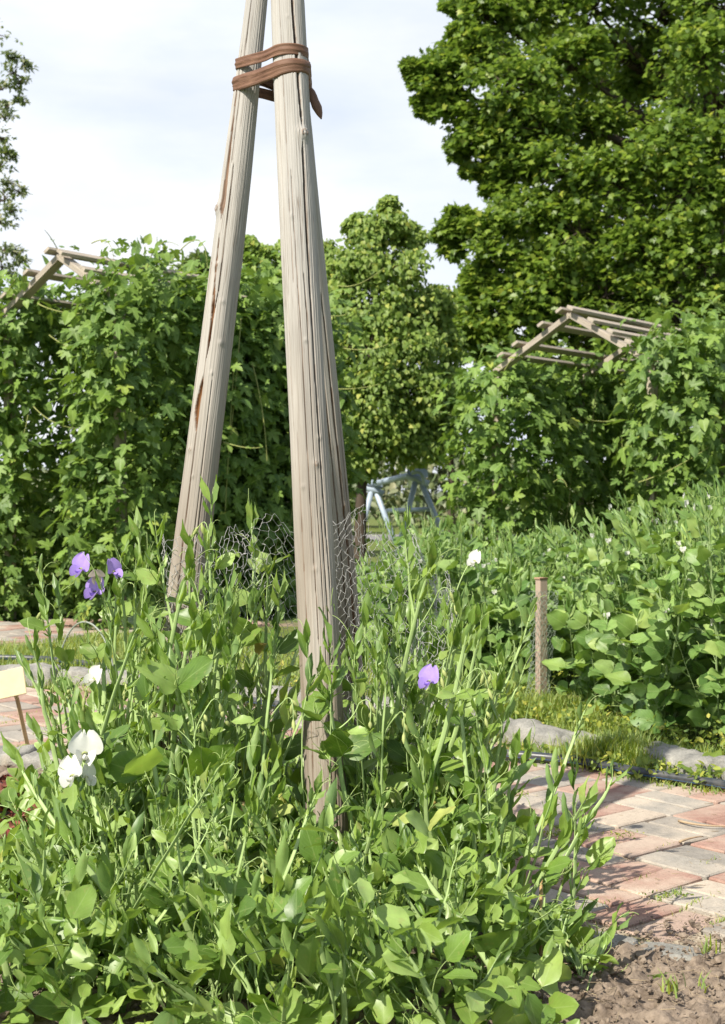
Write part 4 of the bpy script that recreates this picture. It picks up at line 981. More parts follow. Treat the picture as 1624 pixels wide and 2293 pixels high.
def pea_flower(kind, r, size=.042, parent=None, loc=(0, 0, 0), yaw=0.0, tilt=0.0, roll=0.0, mat=None):
    """standard petal, two wings and keel in one continuous corolla; calyx as a sub-part. faces -y"""
    mb = MB()
    n, m = 11, 9
    a, b = np.meshgrid(np.linspace(-1, 1, n), np.linspace(0, 1, m), indexing='ij')
    for (W, H, cup, back, ox, oy, oz, spl) in ((1.45, 1.0, .30, -.55, 0, 0, 0, .22),):
        w = np.sin(pi * np.clip(b, 0.02, 1) ** .60 * .96) ** .48
        x = a * W / 2 * w; z = b * H * (1 - spl * np.exp(-(a * 5) ** 2) * b ** 4) ; y = back * -(b ** 1.6) * .55 - cup * np.abs(a) ** 1.6 * .5 * w + .05 * np.sin(a * 7) * b
        V = np.stack([x, y, z], -1).reshape(-1, 3); i = np.arange(n * m).reshape(n, m)
        F = np.stack([i[:-1, :-1], i[1:, :-1], i[1:, 1:], i[:-1, 1:]], -1).reshape(-1, 4); mb.add(V * size, F)
    for sg in (-1, 1):
        w = np.sin(pi * np.clip(b, .02, .985) ** .85) ** .42
        q = (a + 1) / 2
        x = sg * (.05 + .30 * q * w + .14 * b); y = -b * .66 - .05; z = .06 + (.52 * (q - .5) * w) - .22 * b ** 2
        V = np.stack([x, y, z], -1).reshape(-1, 3); i = np.arange(n * m).reshape(n, m)
        F = np.stack([i[:-1, :-1], i[1:, :-1], i[1:, 1:], i[:-1, 1:]], -1).reshape(-1, 4); mb.add(V * size, F)
    kb = bez((0, 0, .02), (0, -.35, -.14), (0, -.52, .14), 7); tube(mb, kb * size, np.array([.05, .09, .11, .11, .09, .06, .01]) * size, 6)
    o = mb.build('flower', mat or {'white': M_WHITE, 'purple': M_PURPLE, 'faded': M_FADED}[kind], parent)
    o.location = loc; o.rotation_euler = (tilt, roll, yaw)
    cb = MB(); tube(cb, np.array([(0, .30, .10), (0, .18, .06), (0, .05, .03), (0, -.10, .0)]) * size, np.array([.03, .09, .13, .15]) * size, 7)
    cb.build('calyx', M_BUD, o)
    return o
def peduncle(stmb, budmb, p, d, r, L, kind, mats=None):
    """flower stalk with hooked buds; returns end point"""
    d = nrm(d); e = p + d * L; pts = bez(p, (p + e) / 2 + r.normal(size=3) * .015, e, 8)
    hook = kind == 'bud'
    tube(stmb, pts, np.linspace(.0024, .0016, 8), 4)
    if hook:
        s = nrm(np.array([d[0], d[1], 0]) + r.normal(size=3) * .3 * [1, 1, 0]); h = bez(e, e + d * .05 + s * .01, e + s * .05 - Z3 * .04, 7); tube(stmb, h, np.linspace(.0016, .0013, 7), 4)
        for k in range(r.integers(2, 5)):
            q = h[-1 - min(k, 5)]; dd = nrm(s * .2 - Z3 + r.normal(size=3) * .35); l = r.uniform(.018, .034)
            tube(budmb, np.array([q, q + dd * l * .3, q + dd * l * .65, q + dd * l]), [.0015, .0052, .0058, .001], 6)
    return e, nrm(d)
def stem_build(st, lf, td, bd, base, tip, r, nodes=8, w=.0074, leafsize=.10, bow=.05, top_young=True, buds=.25, dens=1.0, proto=None, tend=.8):
    base = np.asarray(base, float); tip = np.asarray(tip, float); L = np.linalg.norm(tip - base)
    side = r.normal(size=3); mid = (base + tip) / 2 + side * bow * L; mid2 = base * .25 + tip * .75 + r.normal(size=3) * bow * .5 * L
    n = max(10, int(L / .03)); pts = bez(base, base * .7 + mid * .3 + Z3 * L * .15, mid2, n, tip)
    zz = smooth_noise(np.stack([np.linspace(0, L, n) * 9, np.full(n, r.random() * 50)], -1), 1, 0, 2)
    u = nrm(np.cross(pts[-1] - pts[0], r.normal(size=3))); pts = pts + u * (zz * .012)[:, None]
    wd = np.interp(np.linspace(0, 1, n), [0, .1, .6, .9, 1], [.55, .9, 1, .6, .3]) * w
    tube(st, pts, wd, 6, .22, side0=r.normal(size=3), twist=r.uniform(-2, 2))
    ks = np.linspace(.12, 1.0, nodes); az = r.uniform(0, 2 * pi)
    for i, f in enumerate(ks):
        idx = min(n - 1, int(f * (n - 1))); p = pts[idx]; T = nrm(pts[min(idx + 1, n - 1)] - pts[max(idx - 1, 0)])
        az += pi + r.normal(0, .5); rad = np.array([cos(az), sin(az), 0]); rad = nrm(rad - T * np.dot(rad, T))
        young = (1 - f) * nodes < 1.6 and top_young
        if r.random() > dens and not young: continue
        if young:
            for q in range(3):
                d = nrm(T + rad * r.uniform(.05, .4) * (1 if q % 2 else -1) + r.normal(size=3) * .12)
                put(lf, YOUNG[r.integers(2)], p - T * .02 * q, d, rad * (1 if q % 2 else -1) + r.normal(size=3) * .3, r.uniform(.55, .95) * leafsize)
            curl(td, p, T + r.normal(size=3) * .3, r, r.uniform(.05, .12))
            continue
        up = r.uniform(.3, 1.3) + .6 * f
        d = nrm(rad + Z3 * up * .6 + T * .25); pl = r.uniform(.35, .7) * leafsize; e = p + d * pl
        tube(st, bez(p, p + (d + Z3 * .2) * pl * .5, e, 4), np.linspace(w * .42, w * .25, 4), 5, .35, side0=np.cross(d, Z3) + 1e-3)
        perp = nrm(np.cross(d, Z3) + 1e-4)
        sp = r.uniform(.40, 1.05); sz = leafsize * r.uniform(.7, 1.25) * (1.05 - .30 * f)
        nor0 = nrm(Z3 * r.uniform(.0, .7) - d * r.uniform(-.1, .6) + r.normal(size=3) * .30 + rad * .15 + np.array(SUN) * .65 + np.array([0, -.30, 0]))
        for sg in (-1, 1):
            dd = nrm(d * cos(sp) + perp * sg * sin(sp) + Z3 * r.normal(0, .12) + r.normal(size=3) * .1)
            P_ = proto or LEAFLETS
            put(lf, P_[r.integers(len(P_))], e, dd, nrm(nor0 - perp * sg * .35 + r.normal(size=3) * .15), sz * r.uniform(.88, 1.1))
        for sg in (-1, 1): put(lf, STIP, p, nrm(d * .3 + rot_about(T, rad, sg * 1.0) * .6 + rad * .2), rad, leafsize * .28)
        if r.random() < tend:
            td_d = nrm(d + Z3 * .2 + r.normal(size=3) * .25); k_ = r.uniform(.05, .13); curl(td, e, td_d, r, k_)
            q = e + td_d * k_ * .4
            for sg in (-1, 1): curl(td, q, td_d + perp * sg * .7, r, r.uniform(.04, .09), .0009)
        if r.random() < buds and f > .45:
            peduncle(st, bd, p, nrm(T + rad * -.5 + r.normal(size=3) * .25), r, r.uniform(.06, .17), 'bud')
    return pts
def plant_object(name, stems, r, mats, label, cat, group, loc, **kw):
    root = empty(name, loc, label=label, cat=cat, group=group)
    st, lf, td, bd = MB(), MB(), MB(), MB()
    allp = []
    for s in stems: allp.append(stem_build(st, lf, td, bd, s[0], s[1], r, **{**kw, **(s[2] if len(s) > 2 else {})}))
    if td.n: st.merge(td, 1)
    if bd.n: st.merge(bd, 2)
    st.build('stem', [mats[0], M_TENDRIL, M_BUD], root); lf.build('leaves', mats[1], root)
    return root, allp
GRP = 'sweet pea plants round the pole tripod'
def sweet(tips, label, seed, base=None, leafsize=.105, flowers=(), **kw):
    """tips: (x, y, Y) of each stem's tip; flowers: (kind, x, y, Y, size, yaw, tilt, stem index, fraction)"""
    r = np.random.default_rng(seed); T = [P(*t[:3]) for t in tips]
    c = np.mean(T, axis=0)
    if base is None: b = np.array([c[0] * .95 - .01, c[1], 0])
    else: b = np.array([*base, 0.])
    b[2] = soil_z(b[0], b[1]) - .01
    stems = []
    for t, tp in zip(T, tips):
        bb = b + np.array([r.normal(0, .06), r.normal(0, .05), 0]); L = np.linalg.norm(t - bb)
        stems.append((bb - b, t - b, {'nodes': max(3, int(L / .105)), **(tp[3] if len(tp) > 3 else {})}))
    root, pts = plant_object('sweet_pea_plant', stems, r, (M_SWEETSTEM, M_SWEET), label, 'sweet pea', GRP, tuple(b), leafsize=leafsize, **kw)
    st2 = MB()
    for (kind, x, y, Y, size, yaw, tilt, roll, si, fr) in flowers:
        p = P(x, y, Y) - b; a = pts[si][int(fr * (len(pts[si]) - 1))]
        pea_flower(kind, r, size, root, tuple(p), yaw, tilt, roll)
        m = MB(); sgn = 1 if p[0] > a[0] else -1
        e = p + np.array([-.012 * sgn, .012, .0]); ctl = (a + e) / 2 + np.array([0, 0, .05]); tube(m, bez(a, ctl, e, 9), np.linspace(.0026, .0018, 9), 5); m.build('flower_stalk', M_SWEETSTEM, root)
    return root
# ---- individually posed plants (the ones that stand clear of the tangle) ----
sweet([(92, 1290, 4.05), (130, 1330, 4.1), (262, 1330, 4.15)], 'lanky sweet pea plant carrying two lilac flowers and a pale faded one at its top', 101, base=(-.78, 4.0), leafsize=.085, dens=.5, buds=.5,
      flowers=[('purple', 183, 1276, 4.05, .050, radians(-35), .2, .25, 2, .9), ('purple', 214, 1328, 4.08, .050, radians(-30), .1, .2, 2, .85), ('purple', 254, 1282, 4.12, .042, radians(50), .2, -.2, 2, .95), ('faded', 217, 1290, 4.02, .034, radians(10), 1.2, 0, 2, .92)])
sweet([(60, 1500, 4.0), (215, 1560, 3.9)], 'sweet pea plant with one white flower and yellow buds above the plant label', 102, base=(-.74, 3.85), leafsize=.10, dens=.6, buds=.4,
      flowers=[('white', 212, 1522, 3.85, .042, radians(-50), .1, .5, 1, .9)])
sweet([(180, 1690, 3.6), (150, 1560, 3.65), (40, 1700, 3.7)], 'sweet pea plant with a cluster of large white blooms low over the red lettuce', 103, base=(-.62, 3.5), leafsize=.115, dens=.7,
      flowers=[('white', 190, 1690, 3.45, .060, radians(15), .15, .1, 0, .85), ('white', 164, 1740, 3.43, .052, radians(-25), .2, -.2, 0, .85), ('white', 192, 1742, 3.47, .040, radians(60), .3, .2, 0, .8)])
sweet([(310, 1190, 4.2), (268, 1250, 4.2), (330, 1260, 4.1)], 'tallest upright sweet pea plant with narrow young leaves beside the leaning pole', 104, base=(-.62, 4.1), leafsize=.095)
sweet([(470, 1128, 3.95), (350, 1200, 4.0), (380, 1480, 3.9)], 'sweet pea plant with a thin tip crossing in front of the leaning pole', 105, base=(-.50, 3.9), leafsize=.115, dens=.65)
sweet([(468, 1240, 3.9), (440, 1320, 3.85)], 'sweet pea plant with hooked bud stalks standing between the two front poles', 106, base=(-.42, 3.8), buds=.7)
sweet([(566, 1170, 4.3), (600, 1290, 4.1), (625, 1330, 4.1)], 'sweet pea plant with two big pale leaves held up against the wire netting', 107, base=(-.30, 4.1), leafsize=.12, dens=.6)
sweet([(350, 1430, 3.7), (420, 1500, 3.65), (330, 1560, 3.6)], 'sweet pea plant with broad rounded pale leaves in front of the leaning pole base', 108, base=(-.52, 3.5), leafsize=.135, dens=.8)
sweet([(905, 1180, 4.2), (930, 1330, 4.2), (880, 1420, 4.1)], 'tall sweet pea plant bending over the netting between front pole and wooden stake', 109, base=(.16, 4.1), leafsize=.11, dens=.7)
sweet([(1040, 1390, 4.1), (1065, 1500, 4.0), (1000, 1380, 4.15)], 'sweet pea plant with one small white flower raised against the garden peas', 110, base=(.22, 3.95), leafsize=.115, dens=.8,
      flowers=[('white', 1064, 1258, 4.2, .036, radians(-50), .2, .3, 2, .98)])
sweet([(960, 1560, 3.95), (900, 1540, 3.9), (1010, 1440, 4.0)], 'sweet pea plant with a single lilac flower beside the third pole', 111, base=(.14, 3.8), leafsize=.12,
      flowers=[('purple', 962, 1528, 3.66, .046, radians(-40), .1, .1, 0, .97)])
sweet([(1120, 1620, 3.85), (1150, 1700, 3.8), (1080, 1600, 3.9)], 'sweet pea plant with upright leaf pairs standing before the brick path', 112, base=(.38, 3.80), leafsize=.115)
sweet([(1288, 1735, 3.75), (1235, 1830, 3.7), (1300, 1880, 3.7, {'dens': .4}), ], 'sweet pea plant reaching out over the bricks with folded leaves on long stalks', 113, base=(.46, 3.68), leafsize=.105, dens=.55)
sweet([(1372, 1745, 3.75), (1190, 1860, 3.6)], 'wiry sweet pea shoot with one folded leaf pair hanging over the red bricks', 114, base=(.46, 3.6), leafsize=.10, dens=.4)
sweet([(1380, 2060, 3.45), (1455, 2190, 3.4), (1290, 1990, 3.5)], 'low sweet pea plant sprawling sideways over the bare soil', 115, base=(.47, 3.38), leafsize=.105, dens=.75)
sweet([(1290, 2060, 3.5), (1250, 2110, 3.4), (1340, 2150, 3.35)], 'small sweet pea plant at the corner of the soil beside the grey edging', 116, base=(.48, 3.42), leafsize=.10)
sweet([(740, 1450, 3.7), (690, 1440, 3.65)], 'sweet pea plant with one broad leaf laid across the front pole', 117, base=(-.09, 3.55), leafsize=.125, dens=.7)
sweet([(820, 1390, 4.0), (790, 1480, 3.9), (850, 1560, 3.9)], 'sweet pea plant climbing the netting at the third pole', 118, base=(.04, 3.95), leafsize=.10)
# ---- the tangle: six plants built, then copied ----
def sweet_proto(h, seed, ns, leafsize, dens, spreadk=.10):
    r = np.random.default_rng(seed); stems = []
    for _ in range(ns):
        a = r.uniform(0, 2 * pi); q = np.array([cos(a), sin(a), 0]) * r.uniform(.02, .09); t = q * 1.0 + np.array([r.normal(0, spreadk), r.normal(0, spreadk), h * r.uniform(.7, 1.0)])
        stems.append((q, t, {'nodes': max(3, int(h / .10))}))
    root, _ = plant_object('sweet_pea_plant', stems, r, (M_SWEETSTEM, M_SWEET), 'leafy sweet pea plant without open flowers in the tangle round the tripod', 'sweet pea', GRP, (0, 0, 0), leafsize=leafsize, dens=dens, buds=.16, tend=.9)
    return root
low = [sweet_proto(.30, 201, 3, .112, .95), sweet_proto(.36, 202, 3, .105, .95), sweet_proto(.26, 203, 4, .095, .95)]
mid = [sweet_proto(.55, 204, 4, .110, .72), sweet_proto(.60, 205, 4, .122, .68), sweet_proto(.5, 206, 4, .10, .75)]
hi = [sweet_proto(.85, 207, 4, .12, .6), sweet_proto(.80, 208, 4, .105, .6), sweet_proto(.90, 209, 4, .10, .6)]
TOPX = [-200, 0, 60, 120, 250, 330, 450, 600, 750, 900, 1000, 1100, 1180, 1230, 1300, 1360, 1420]
TOPY = [1990, 1930, 1880, 1700, 1470, 1440, 1600, 1700, 1730, 1560, 1520, 1620, 1820, 1980, 2110, 2210, 2300]
airy = [sweet_proto(1.0, 221, 3, .085, .45, .12), sweet_proto(1.05, 222, 3, .095, .42, .14), sweet_proto(.95, 223, 4, .08, .5, .14)]
for a_ in airy: a_['label'] = 'airy upright sweet pea plant with sparse leaves and long tendrils rising among the broader plants'
used = set(); r = np.random.default_rng(77); spots = []
for Yc in np.arange(2.95, 4.75, .19):
    for Xc in np.arange(-1.35, .62, .175):
        X = Xc + r.uniform(-.08, .08); Y = Yc + r.uniform(-.08, .08)
        px = PX((X, Y, .3))[0]
        if px < -140 or px > 1330 or not in_poly(np.array([X, Y]), BED): continue
        if X > .36 + (Y - 3.4) * .03 or X < -1.0 - .1 * (Y - 3.4): continue
        ty = np.interp(px, TOPX, TOPY); hmax = P(px, ty, Y)[2]
        h = hmax * r.uniform(.62, .97)
        if Y < 3.3: h = min(h, r.uniform(.28, .42))
        elif Y < 3.6: h = min(h, r.uniform(.40, .66))
        if h < .14 or (px < 80 and Y < 3.35): continue
        if min(np.hypot(X - q[0], Y - q[1]) for q in [(-.085, 3.78), (-.6, 4.1), (.0, 4.9)]) < .09: continue
        spots.append((X, Y, h))
print('sweet pea spots', len(spots))
for X, Y, h in spots:
    fam = low if h < .42 else mid if h < .68 else hi; hb = .32 if fam is low else .56 if fam is mid else .86
    k = r.integers(3); src = fam[k]
    if src.name not in used: o = src; used.add(src.name)
    else: o = copy_tree(src)
    s = np.clip(h / hb, .7, 1.25); o.scale = (s * r.uniform(.9, 1.1), s * r.uniform(.9, 1.1), s)
    o.location = (X, Y, soil_z(X, Y) - .01); o.rotation_euler = (r.normal(0, .08), r.normal(0, .08), r.uniform(-.9, .9))
AX = [0, 90, 200, 300, 355, 375, 455, 480, 560, 650, 760, 830, 900, 1000, 1080, 1150, 1230]
AY = [1800, 1400, 1350, 1190, 1230, 1400, 1400, 1200, 1220, 1340, 1400, 1380, 1200, 1380, 1480, 1600, 1800]
for i in range(27):
    Y = r.uniform(3.6, 4.35); X = r.uniform(-.86, .46); px = PX((X, Y, .8))[0]
    if px > 1210 or not in_poly(np.array([X, Y]), BED): continue
    if min(np.hypot(X - q[0], Y - q[1]) for q in [(-.085, 3.78), (-.6, 4.1), (.0, 4.9)]) < .08 or (640 < px < 780 and Y < 3.9): continue
    h = P(px, np.interp(px, AX, AY), Y)[2] * r.uniform(.80, 1.0); src = airy[r.integers(3)]
    if src.name not in used: o = src; used.add(src.name)
    else: o = copy_tree(src)
    s = np.clip(h / .95, .5, 1.2); o.scale = (.5 + s * .5, .5 + s * .5, s); o.location = (X, Y, soil_z(X, Y) - .01); o.rotation_euler = (0, 0, r.uniform(-1, 1))
for i in range(22):
    Y = r.uniform(3.05, 3.65); X = r.uniform(-.95, .36); px = PX((X, Y, .5))[0]
    if px > 1230 or px < 20 or (600 < px < 790 and Y > 3.5): continue
    o = copy_tree(airy[r.integers(3)]); s = P(px, np.interp(px, [0, 300, 700, 1000, 1230], [1800, 1640, 1740, 1700, 1960]) + r.uniform(0, 260), Y)[2] / 1.0
    o.scale = (.75, .75, max(.3, s)); o.location = (X, Y, soil_z(X, Y) - .01); o.rotation_euler = (r.normal(0, .1), r.normal(0, .1), r.uniform(-1, 1)); used.add(o.name)
for s_ in low + mid + hi + airy:
    if s_.name not in used:
        for c in list(s_.children): bpy.data.objects.remove(c)
        bpy.data.objects.remove(s_)
# fine-leaved seedlings filling the floor of the tangle
def undergrowth():
    mb = MB(); r = np.random.default_rng(55); n = 5200
    X = r.uniform(-1.35, .58, n); Y = r.uniform(2.75, 5.3, n); pp = np.stack([X, Y], -1)
    ok = in_poly(pp, BED); px = np.array([PX((x, y, .1))[0] for x, y in pp]); ok &= (px < 1300 - 400 * np.clip(3.6 - Y, 0, 1) * 0) & (X < .42) & (X > -1.15)
    X, Y = X[ok], Y[ok]; n = len(X); H = .26 * (1 + smooth_noise(np.stack([X, Y], -1), 3, 4, 2)) * np.clip((.50 - X) * 5, .15, 1)
    z = H * r.random(n) ** .8; p = np.stack([X, Y, z + .02], -1)
    nor = nrm(r.normal(size=(n, 3)) * .5 + [0, -.2, .9]); tip = nrm(r.normal(size=(n, 3)) + [0, 0, .3])
    h = n // 2
    put(mb, LEAFLETS[0], p[:h], tip[:h], nor[:h], r.uniform(.04, .10, h)); put(mb, YOUNG[0], p[h:], nrm(tip[h:] + [0, 0, .8]), nor[h:], r.uniform(.03, .07, n - h))
    return mb
ug = undergrowth().build('undergrowth', M_SWEET); tag(ug, 'small green leaves of seedlings covering the floor of the sweet pea tangle', 'ground cover', kind='stuff')
def dry_leaves():
    mb = MB(); r = np.random.default_rng(56)
    for x, y, Y in [(880, 1920, 3.75), (900, 1900, 3.8), (975, 1790, 3.8), (990, 1830, 3.85), (960, 1810, 3.8), (1000, 1760, 3.9), (590, 1440, 4.0), (820, 2130, 3.5)]:
        put(mb, LEAFLETS[1], P(x, y, Y), r.normal(size=3) + [0, 0, -.5], r.normal(size=3) + [0, -1, .5], .07)
    return mb
# ---- bamboo canes ----
M_CANE = simple_mat('bamboo_cane', (.50, .33, .16), .6, .3, nscale=40, namt=.3)
for (x0, y0, Y0, x1, y1, lab) in [(545, 1795, 3.75, 500, 2290, 'thin tan cane leaning in the tangle left of the front pole'), (118, 1965, 3.4, 95, 2290, 'thin tan cane near the bare soil under the white flowers'), (1212, 1960, 3.55, 1205, 2160, 'short tan cane in the sprawling sweet peas by the soil'), (880, 2100, 3.3, 850, 2290, 'short tan cane low in front of the tripod')]:
    a = P(x0, y0, Y0); b = G(x1, y1 + 150, 0); b = np.array([P(x1, y1, Y0)[0], Y0 - .05, 0.0]); m = MB(); pts = np.linspace(a, b, 14); tube(m, pts - b, .0042 + .0008 * (np.arange(14) % 3 == 0), 7, cap=True)
    o = m.build('garden_cane', M_CANE); o.location = tuple(b); tag(o, lab, 'garden cane')
# ================================================================== NETTING
M_WIRE = simple_mat('galvanised_wire', (.46, .45, .43), .5, .5, metal=.15, nscale=90, namt=.4)
M_GWIRE = simple_mat('green_coated_wire', (.30, .36, .28), .5, .4)
def hexnet(S, us, vs, nu, nv, rad, mat, name, parent=None, jit=.0, drop=None, seed=0, o=np.zeros(3)):
    """hexagonal wire mesh laid on the surface S(u, v); twisted joints run along v"""
    r = np.random.default_rng(seed); E = []; du = 1 / nu; dv = 1 / nv; pts = {}
    def pt(i, j, k):
        key = (i, j, k)
        if key not in pts:
            u = (i + .5 * (j % 2)) * du; v = (j + (.0 if k == 0 else .38)) * dv
            pts[key] = S(us[0] + (us[1] - us[0]) * u, vs[0] + (vs[1] - vs[0]) * v) + r.normal(size=3) * jit
        return pts[key]
    mb = MB()
    for j in range(nv):
        for i in range(nu):
            if drop is not None and drop(i * du, j * dv): continue
            segs = [(pt(i, j, 0), pt(i, j, 1), 1.5)]
            ni = (i, i - 1) if j % 2 == 0 else (i, i + 1)
            for q in ni:
                if 0 <= q < nu + 1: segs.append((pt(i, j, 1), pt(q, j + 1, 0), 1.0))
            for a, b, k in segs: tube(mb, np.array([a, (a + b) / 2 + r.normal(size=3) * jit * .4, b]), rad * k, 3)
    return mb.build(name, mat, parent)
net_pts = np.array([P(395, 1500, 4.02)[:2], P(430, 1500, 4.05)[:2], (-.32, 4.25), (-.16, 4.45), (.02, 4.60), (.14, 4.58), (.26, 4.40), (.22, 4.15), (.12, 3.98)])
loopn = np.array([(-.60, 4.20), (-.57, 4.12), (-.50, 4.115), (-.44, 4.16), (-.36, 4.26), (-.24, 4.36), (-.12, 4.40), (.0, 4.46), (.05, 4.60), (.13, 4.62), (.24, 4.52), (.30, 4.36), (.27, 4.18), (.16, 4.02), (.04, 3.96)])
sL = np.concatenate([[0], np.cumsum(np.linalg.norm(np.diff(loopn, axis=0), axis=1))])
def topz(s):
    f = s / sL[-1]; q = np.interp(f, [0, .06, .15, .27, .36, .50, .60, .70, .82, 1], [.98, 1.04, 1.12, 1.10, 1.13, 1.06, 1.00, .94, .86, .66])
    return q + .03 * math.sin(s * 19) + .02 * math.sin(s * 43)
def S_net(u, v):
    s = u; z = v * topz(s); x = np.interp(s, sL, loopn[:, 0]); y = np.interp(s, sL, loopn[:, 1])
    q = np.array([[s * 4.0, v * 3.0]]); k = .02 + .07 * max(0, v - .75) * 4 * (1 if s > .3 else .35)
    return np.array([x + smooth_noise(q, 1.3, 3, 3)[0] * k, y + smooth_noise(q, 1.3, 9, 3)[0] * k * 1.3, z + smooth_noise(q, 1.8, 5, 3)[0] * k * .8])
nn_ = hexnet(S_net, (0, sL[-1]), (.12, 1), int(sL[-1] / .027), 40, .00072, M_WIRE, 'wire_netting', jit=.0036, seed=6)
tag(nn_, 'crumpled silvery hexagonal wire netting wrapped round the tripod poles', 'wire netting')

# ================================================================== WOODEN STAKE
M_STAKE = wood_mat('sawn_stake_wood', (.40, .31, .24), (.22, .16, .115), grey=.4)
sb = G(1212, 1592); st_top = P(1210, 1296, sb[1])
def stake():
    root = empty('wooden_stake', (sb[0], sb[1], 0), label='square sawn wooden stake standing at the foot of the garden peas', cat='stake')
    mb = MB(); a = radians(32); ax = np.array([[0, 0, 1], [cos(a), sin(a), 0], [-sin(a), cos(a), 0]])
    h = st_top[2] + .12; box(mb, (0, 0, h / 2 - .12), h, .052, .042, ax, .003); mb.build('post', M_STAKE, root, smooth=False)
    m2 = MB(); box(m2, (-.002, 0, h - .118), .010, .060, .050, ax, .002); m2.build('cap', simple_mat('weathered_end_grain', (.36, .22, .14), .9), root)
    return root
stake()
def S_st(u, v):
    a = radians(-150 + 330 * u); rr = .055 + .02 * math.sin(u * 9 + v * 4); return np.array([sb[0] + .0 + rr * cos(a) * 1.2, sb[1] + rr * sin(a), .05 + v * .60])
g1 = hexnet(S_st, (0, 1), (0, 1), 14, 28, .0011, M_GWIRE, 'wire_netting', jit=.002, seed=7); tag(g1, 'green wire netting curled round the wooden stake', 'wire netting')

# ================================================================== GARDEN PEAS
GP = 'garden pea plants behind the kerb'
def pea_proto(h, seed, ns, leafsize, label, nfl=5, spreadk=.12):
    r = np.random.default_rng(seed); stems = []
    for _ in range(ns):
        a = r.uniform(0, 2 * pi); q = np.array([cos(a), sin(a), 0]) * r.uniform(.02, .16); t = q * 1.3 + np.array([r.normal(0, spreadk), r.normal(0, spreadk), h * r.uniform(.6, 1.0)])
        stems.append((q, t, {'nodes': max(4, int(h / .085))}))
    root, pts = plant_object('garden_pea_plant', stems, r, (M_PEASTEM, M_PEA), label, 'garden pea', GP, (0, 0, 0), leafsize=leafsize, dens=1.0, buds=0, w=.0055, proto=ROUND, tend=.6)
    for k in range(nfl):
        p = pts[r.integers(len(pts))]; q = p[int(len(p) * r.uniform(.5, .95))] + r.normal(size=3) * .03
        f = MB(); put(f, ROUND[0], [q, q], [[.3, -.2, .7], [-.4, -.3, .5]], [[0, -1, .4], [.3, -1, .2]], .026); tube(f, np.array([q - Z3 * .01, q + Z3 * .008]), [.003, .005], 5); f.build('flower', M_WHITE, root)
    return root
LBA = 'garden pea plant with small white flowers in the tall bushy row behind the stake'
LBB = 'garden pea plant in the lower row between the netting and the stake'
A = [pea_proto(1.15, 301, 4, .105, LBA, 3), pea_proto(1.05, 302, 4, .115, LBA, 2), pea_proto(1.2, 303, 4, .10, LBA, 4), pea_proto(1.0, 304, 5, .12, LBA, 2)]
B = [pea_proto(.95, 311, 4, .12, LBB, 1), pea_proto(.9, 312, 4, .115, LBB, 1), pea_proto(1.0, 313, 4, .105, LBB, 2)]
r = np.random.default_rng(99); cnt = {}
def drop_in(src, X, Y, s, sz=1.0):
    k = src.name
    if k not in cnt: cnt[k] = 1; o = src
    else: o = copy_tree(src)
    o.location = (X, Y, -.02); o.scale = (s, s, s * sz); o.rotation_euler = (r.normal(0, .06), r.normal(0, .06), r.uniform(-1.1, 1.1)); return o
# row A: visible base line from (1300,1600) to (1624+, 1660)
lineA = [G(1325, 1585)[:2], G(1480, 1650)[:2], G(1640, 1685)[:2], G(1900, 1740)[:2]]
def along(L, f):
    L = np.array(L); s = np.concatenate([[0], np.cumsum(np.linalg.norm(np.diff(L, axis=0), axis=1))]); return np.array([np.interp(f * s[-1], s, L[:, d]) for d in (0, 1)])
for row in range(5):
    nA = 9
    for i in range(nA):
        q = along(lineA, (i + r.uniform(.1, .9)) / nA); d = np.array([.62, .78]) * (row * .30 + .04)
        q = q + d + r.normal(0, .05, 2); px = PX((*q, .5))[0]
        if px > 1800: continue
        top = np.interp(px, [1230, 1300, 1450, 1624, 1800], [1190, 1150, 1120, 1095, 1080]); h = P(px, top, q[1])[2]
        s_ = A[r.integers(4)]; drop_in(s_, q[0], q[1], 1.0 if h > 1 else .9, np.clip(h * r.uniform(.86, 1.0) / 1.1, .6, 1.35))
# a canopy leaning over the dark gap beside the stake
for i in range(3):
    q = along([G(1275, 1530)[:2], G(1240, 1480)[:2]], r.random()) + r.normal(0, .05, 2) + np.array([.15, .35]); drop_in(A[r.integers(4)], q[0], q[1], 1.0, 1.0)
lineB = [G(800, 1500)[:2], G(950, 1530)[:2], G(1080, 1560)[:2], G(1170, 1560)[:2]]
for row in range(6):
    for i in range(10):
        q = along(lineB, (i + r.uniform(.1, .9)) / 10) + np.array([.55, .83]) * (row * .32) + r.normal(0, .05, 2); px = PX((*q, .5))[0]
        top = np.interp(px, [740, 800, 900, 1000, 1100, 1200, 1260], [1190, 1150, 1140, 1150, 1180, 1180, 1150]); h = P(px, top, q[1])[2]
        drop_in(B[r.integers(3)], q[0], q[1], 1.0, np.clip(h * r.uniform(.84, 1.0) / .95, .6, 1.4))
for s_ in A + B:
    if s_.name not in cnt: s_.location = (0, 12, 0)

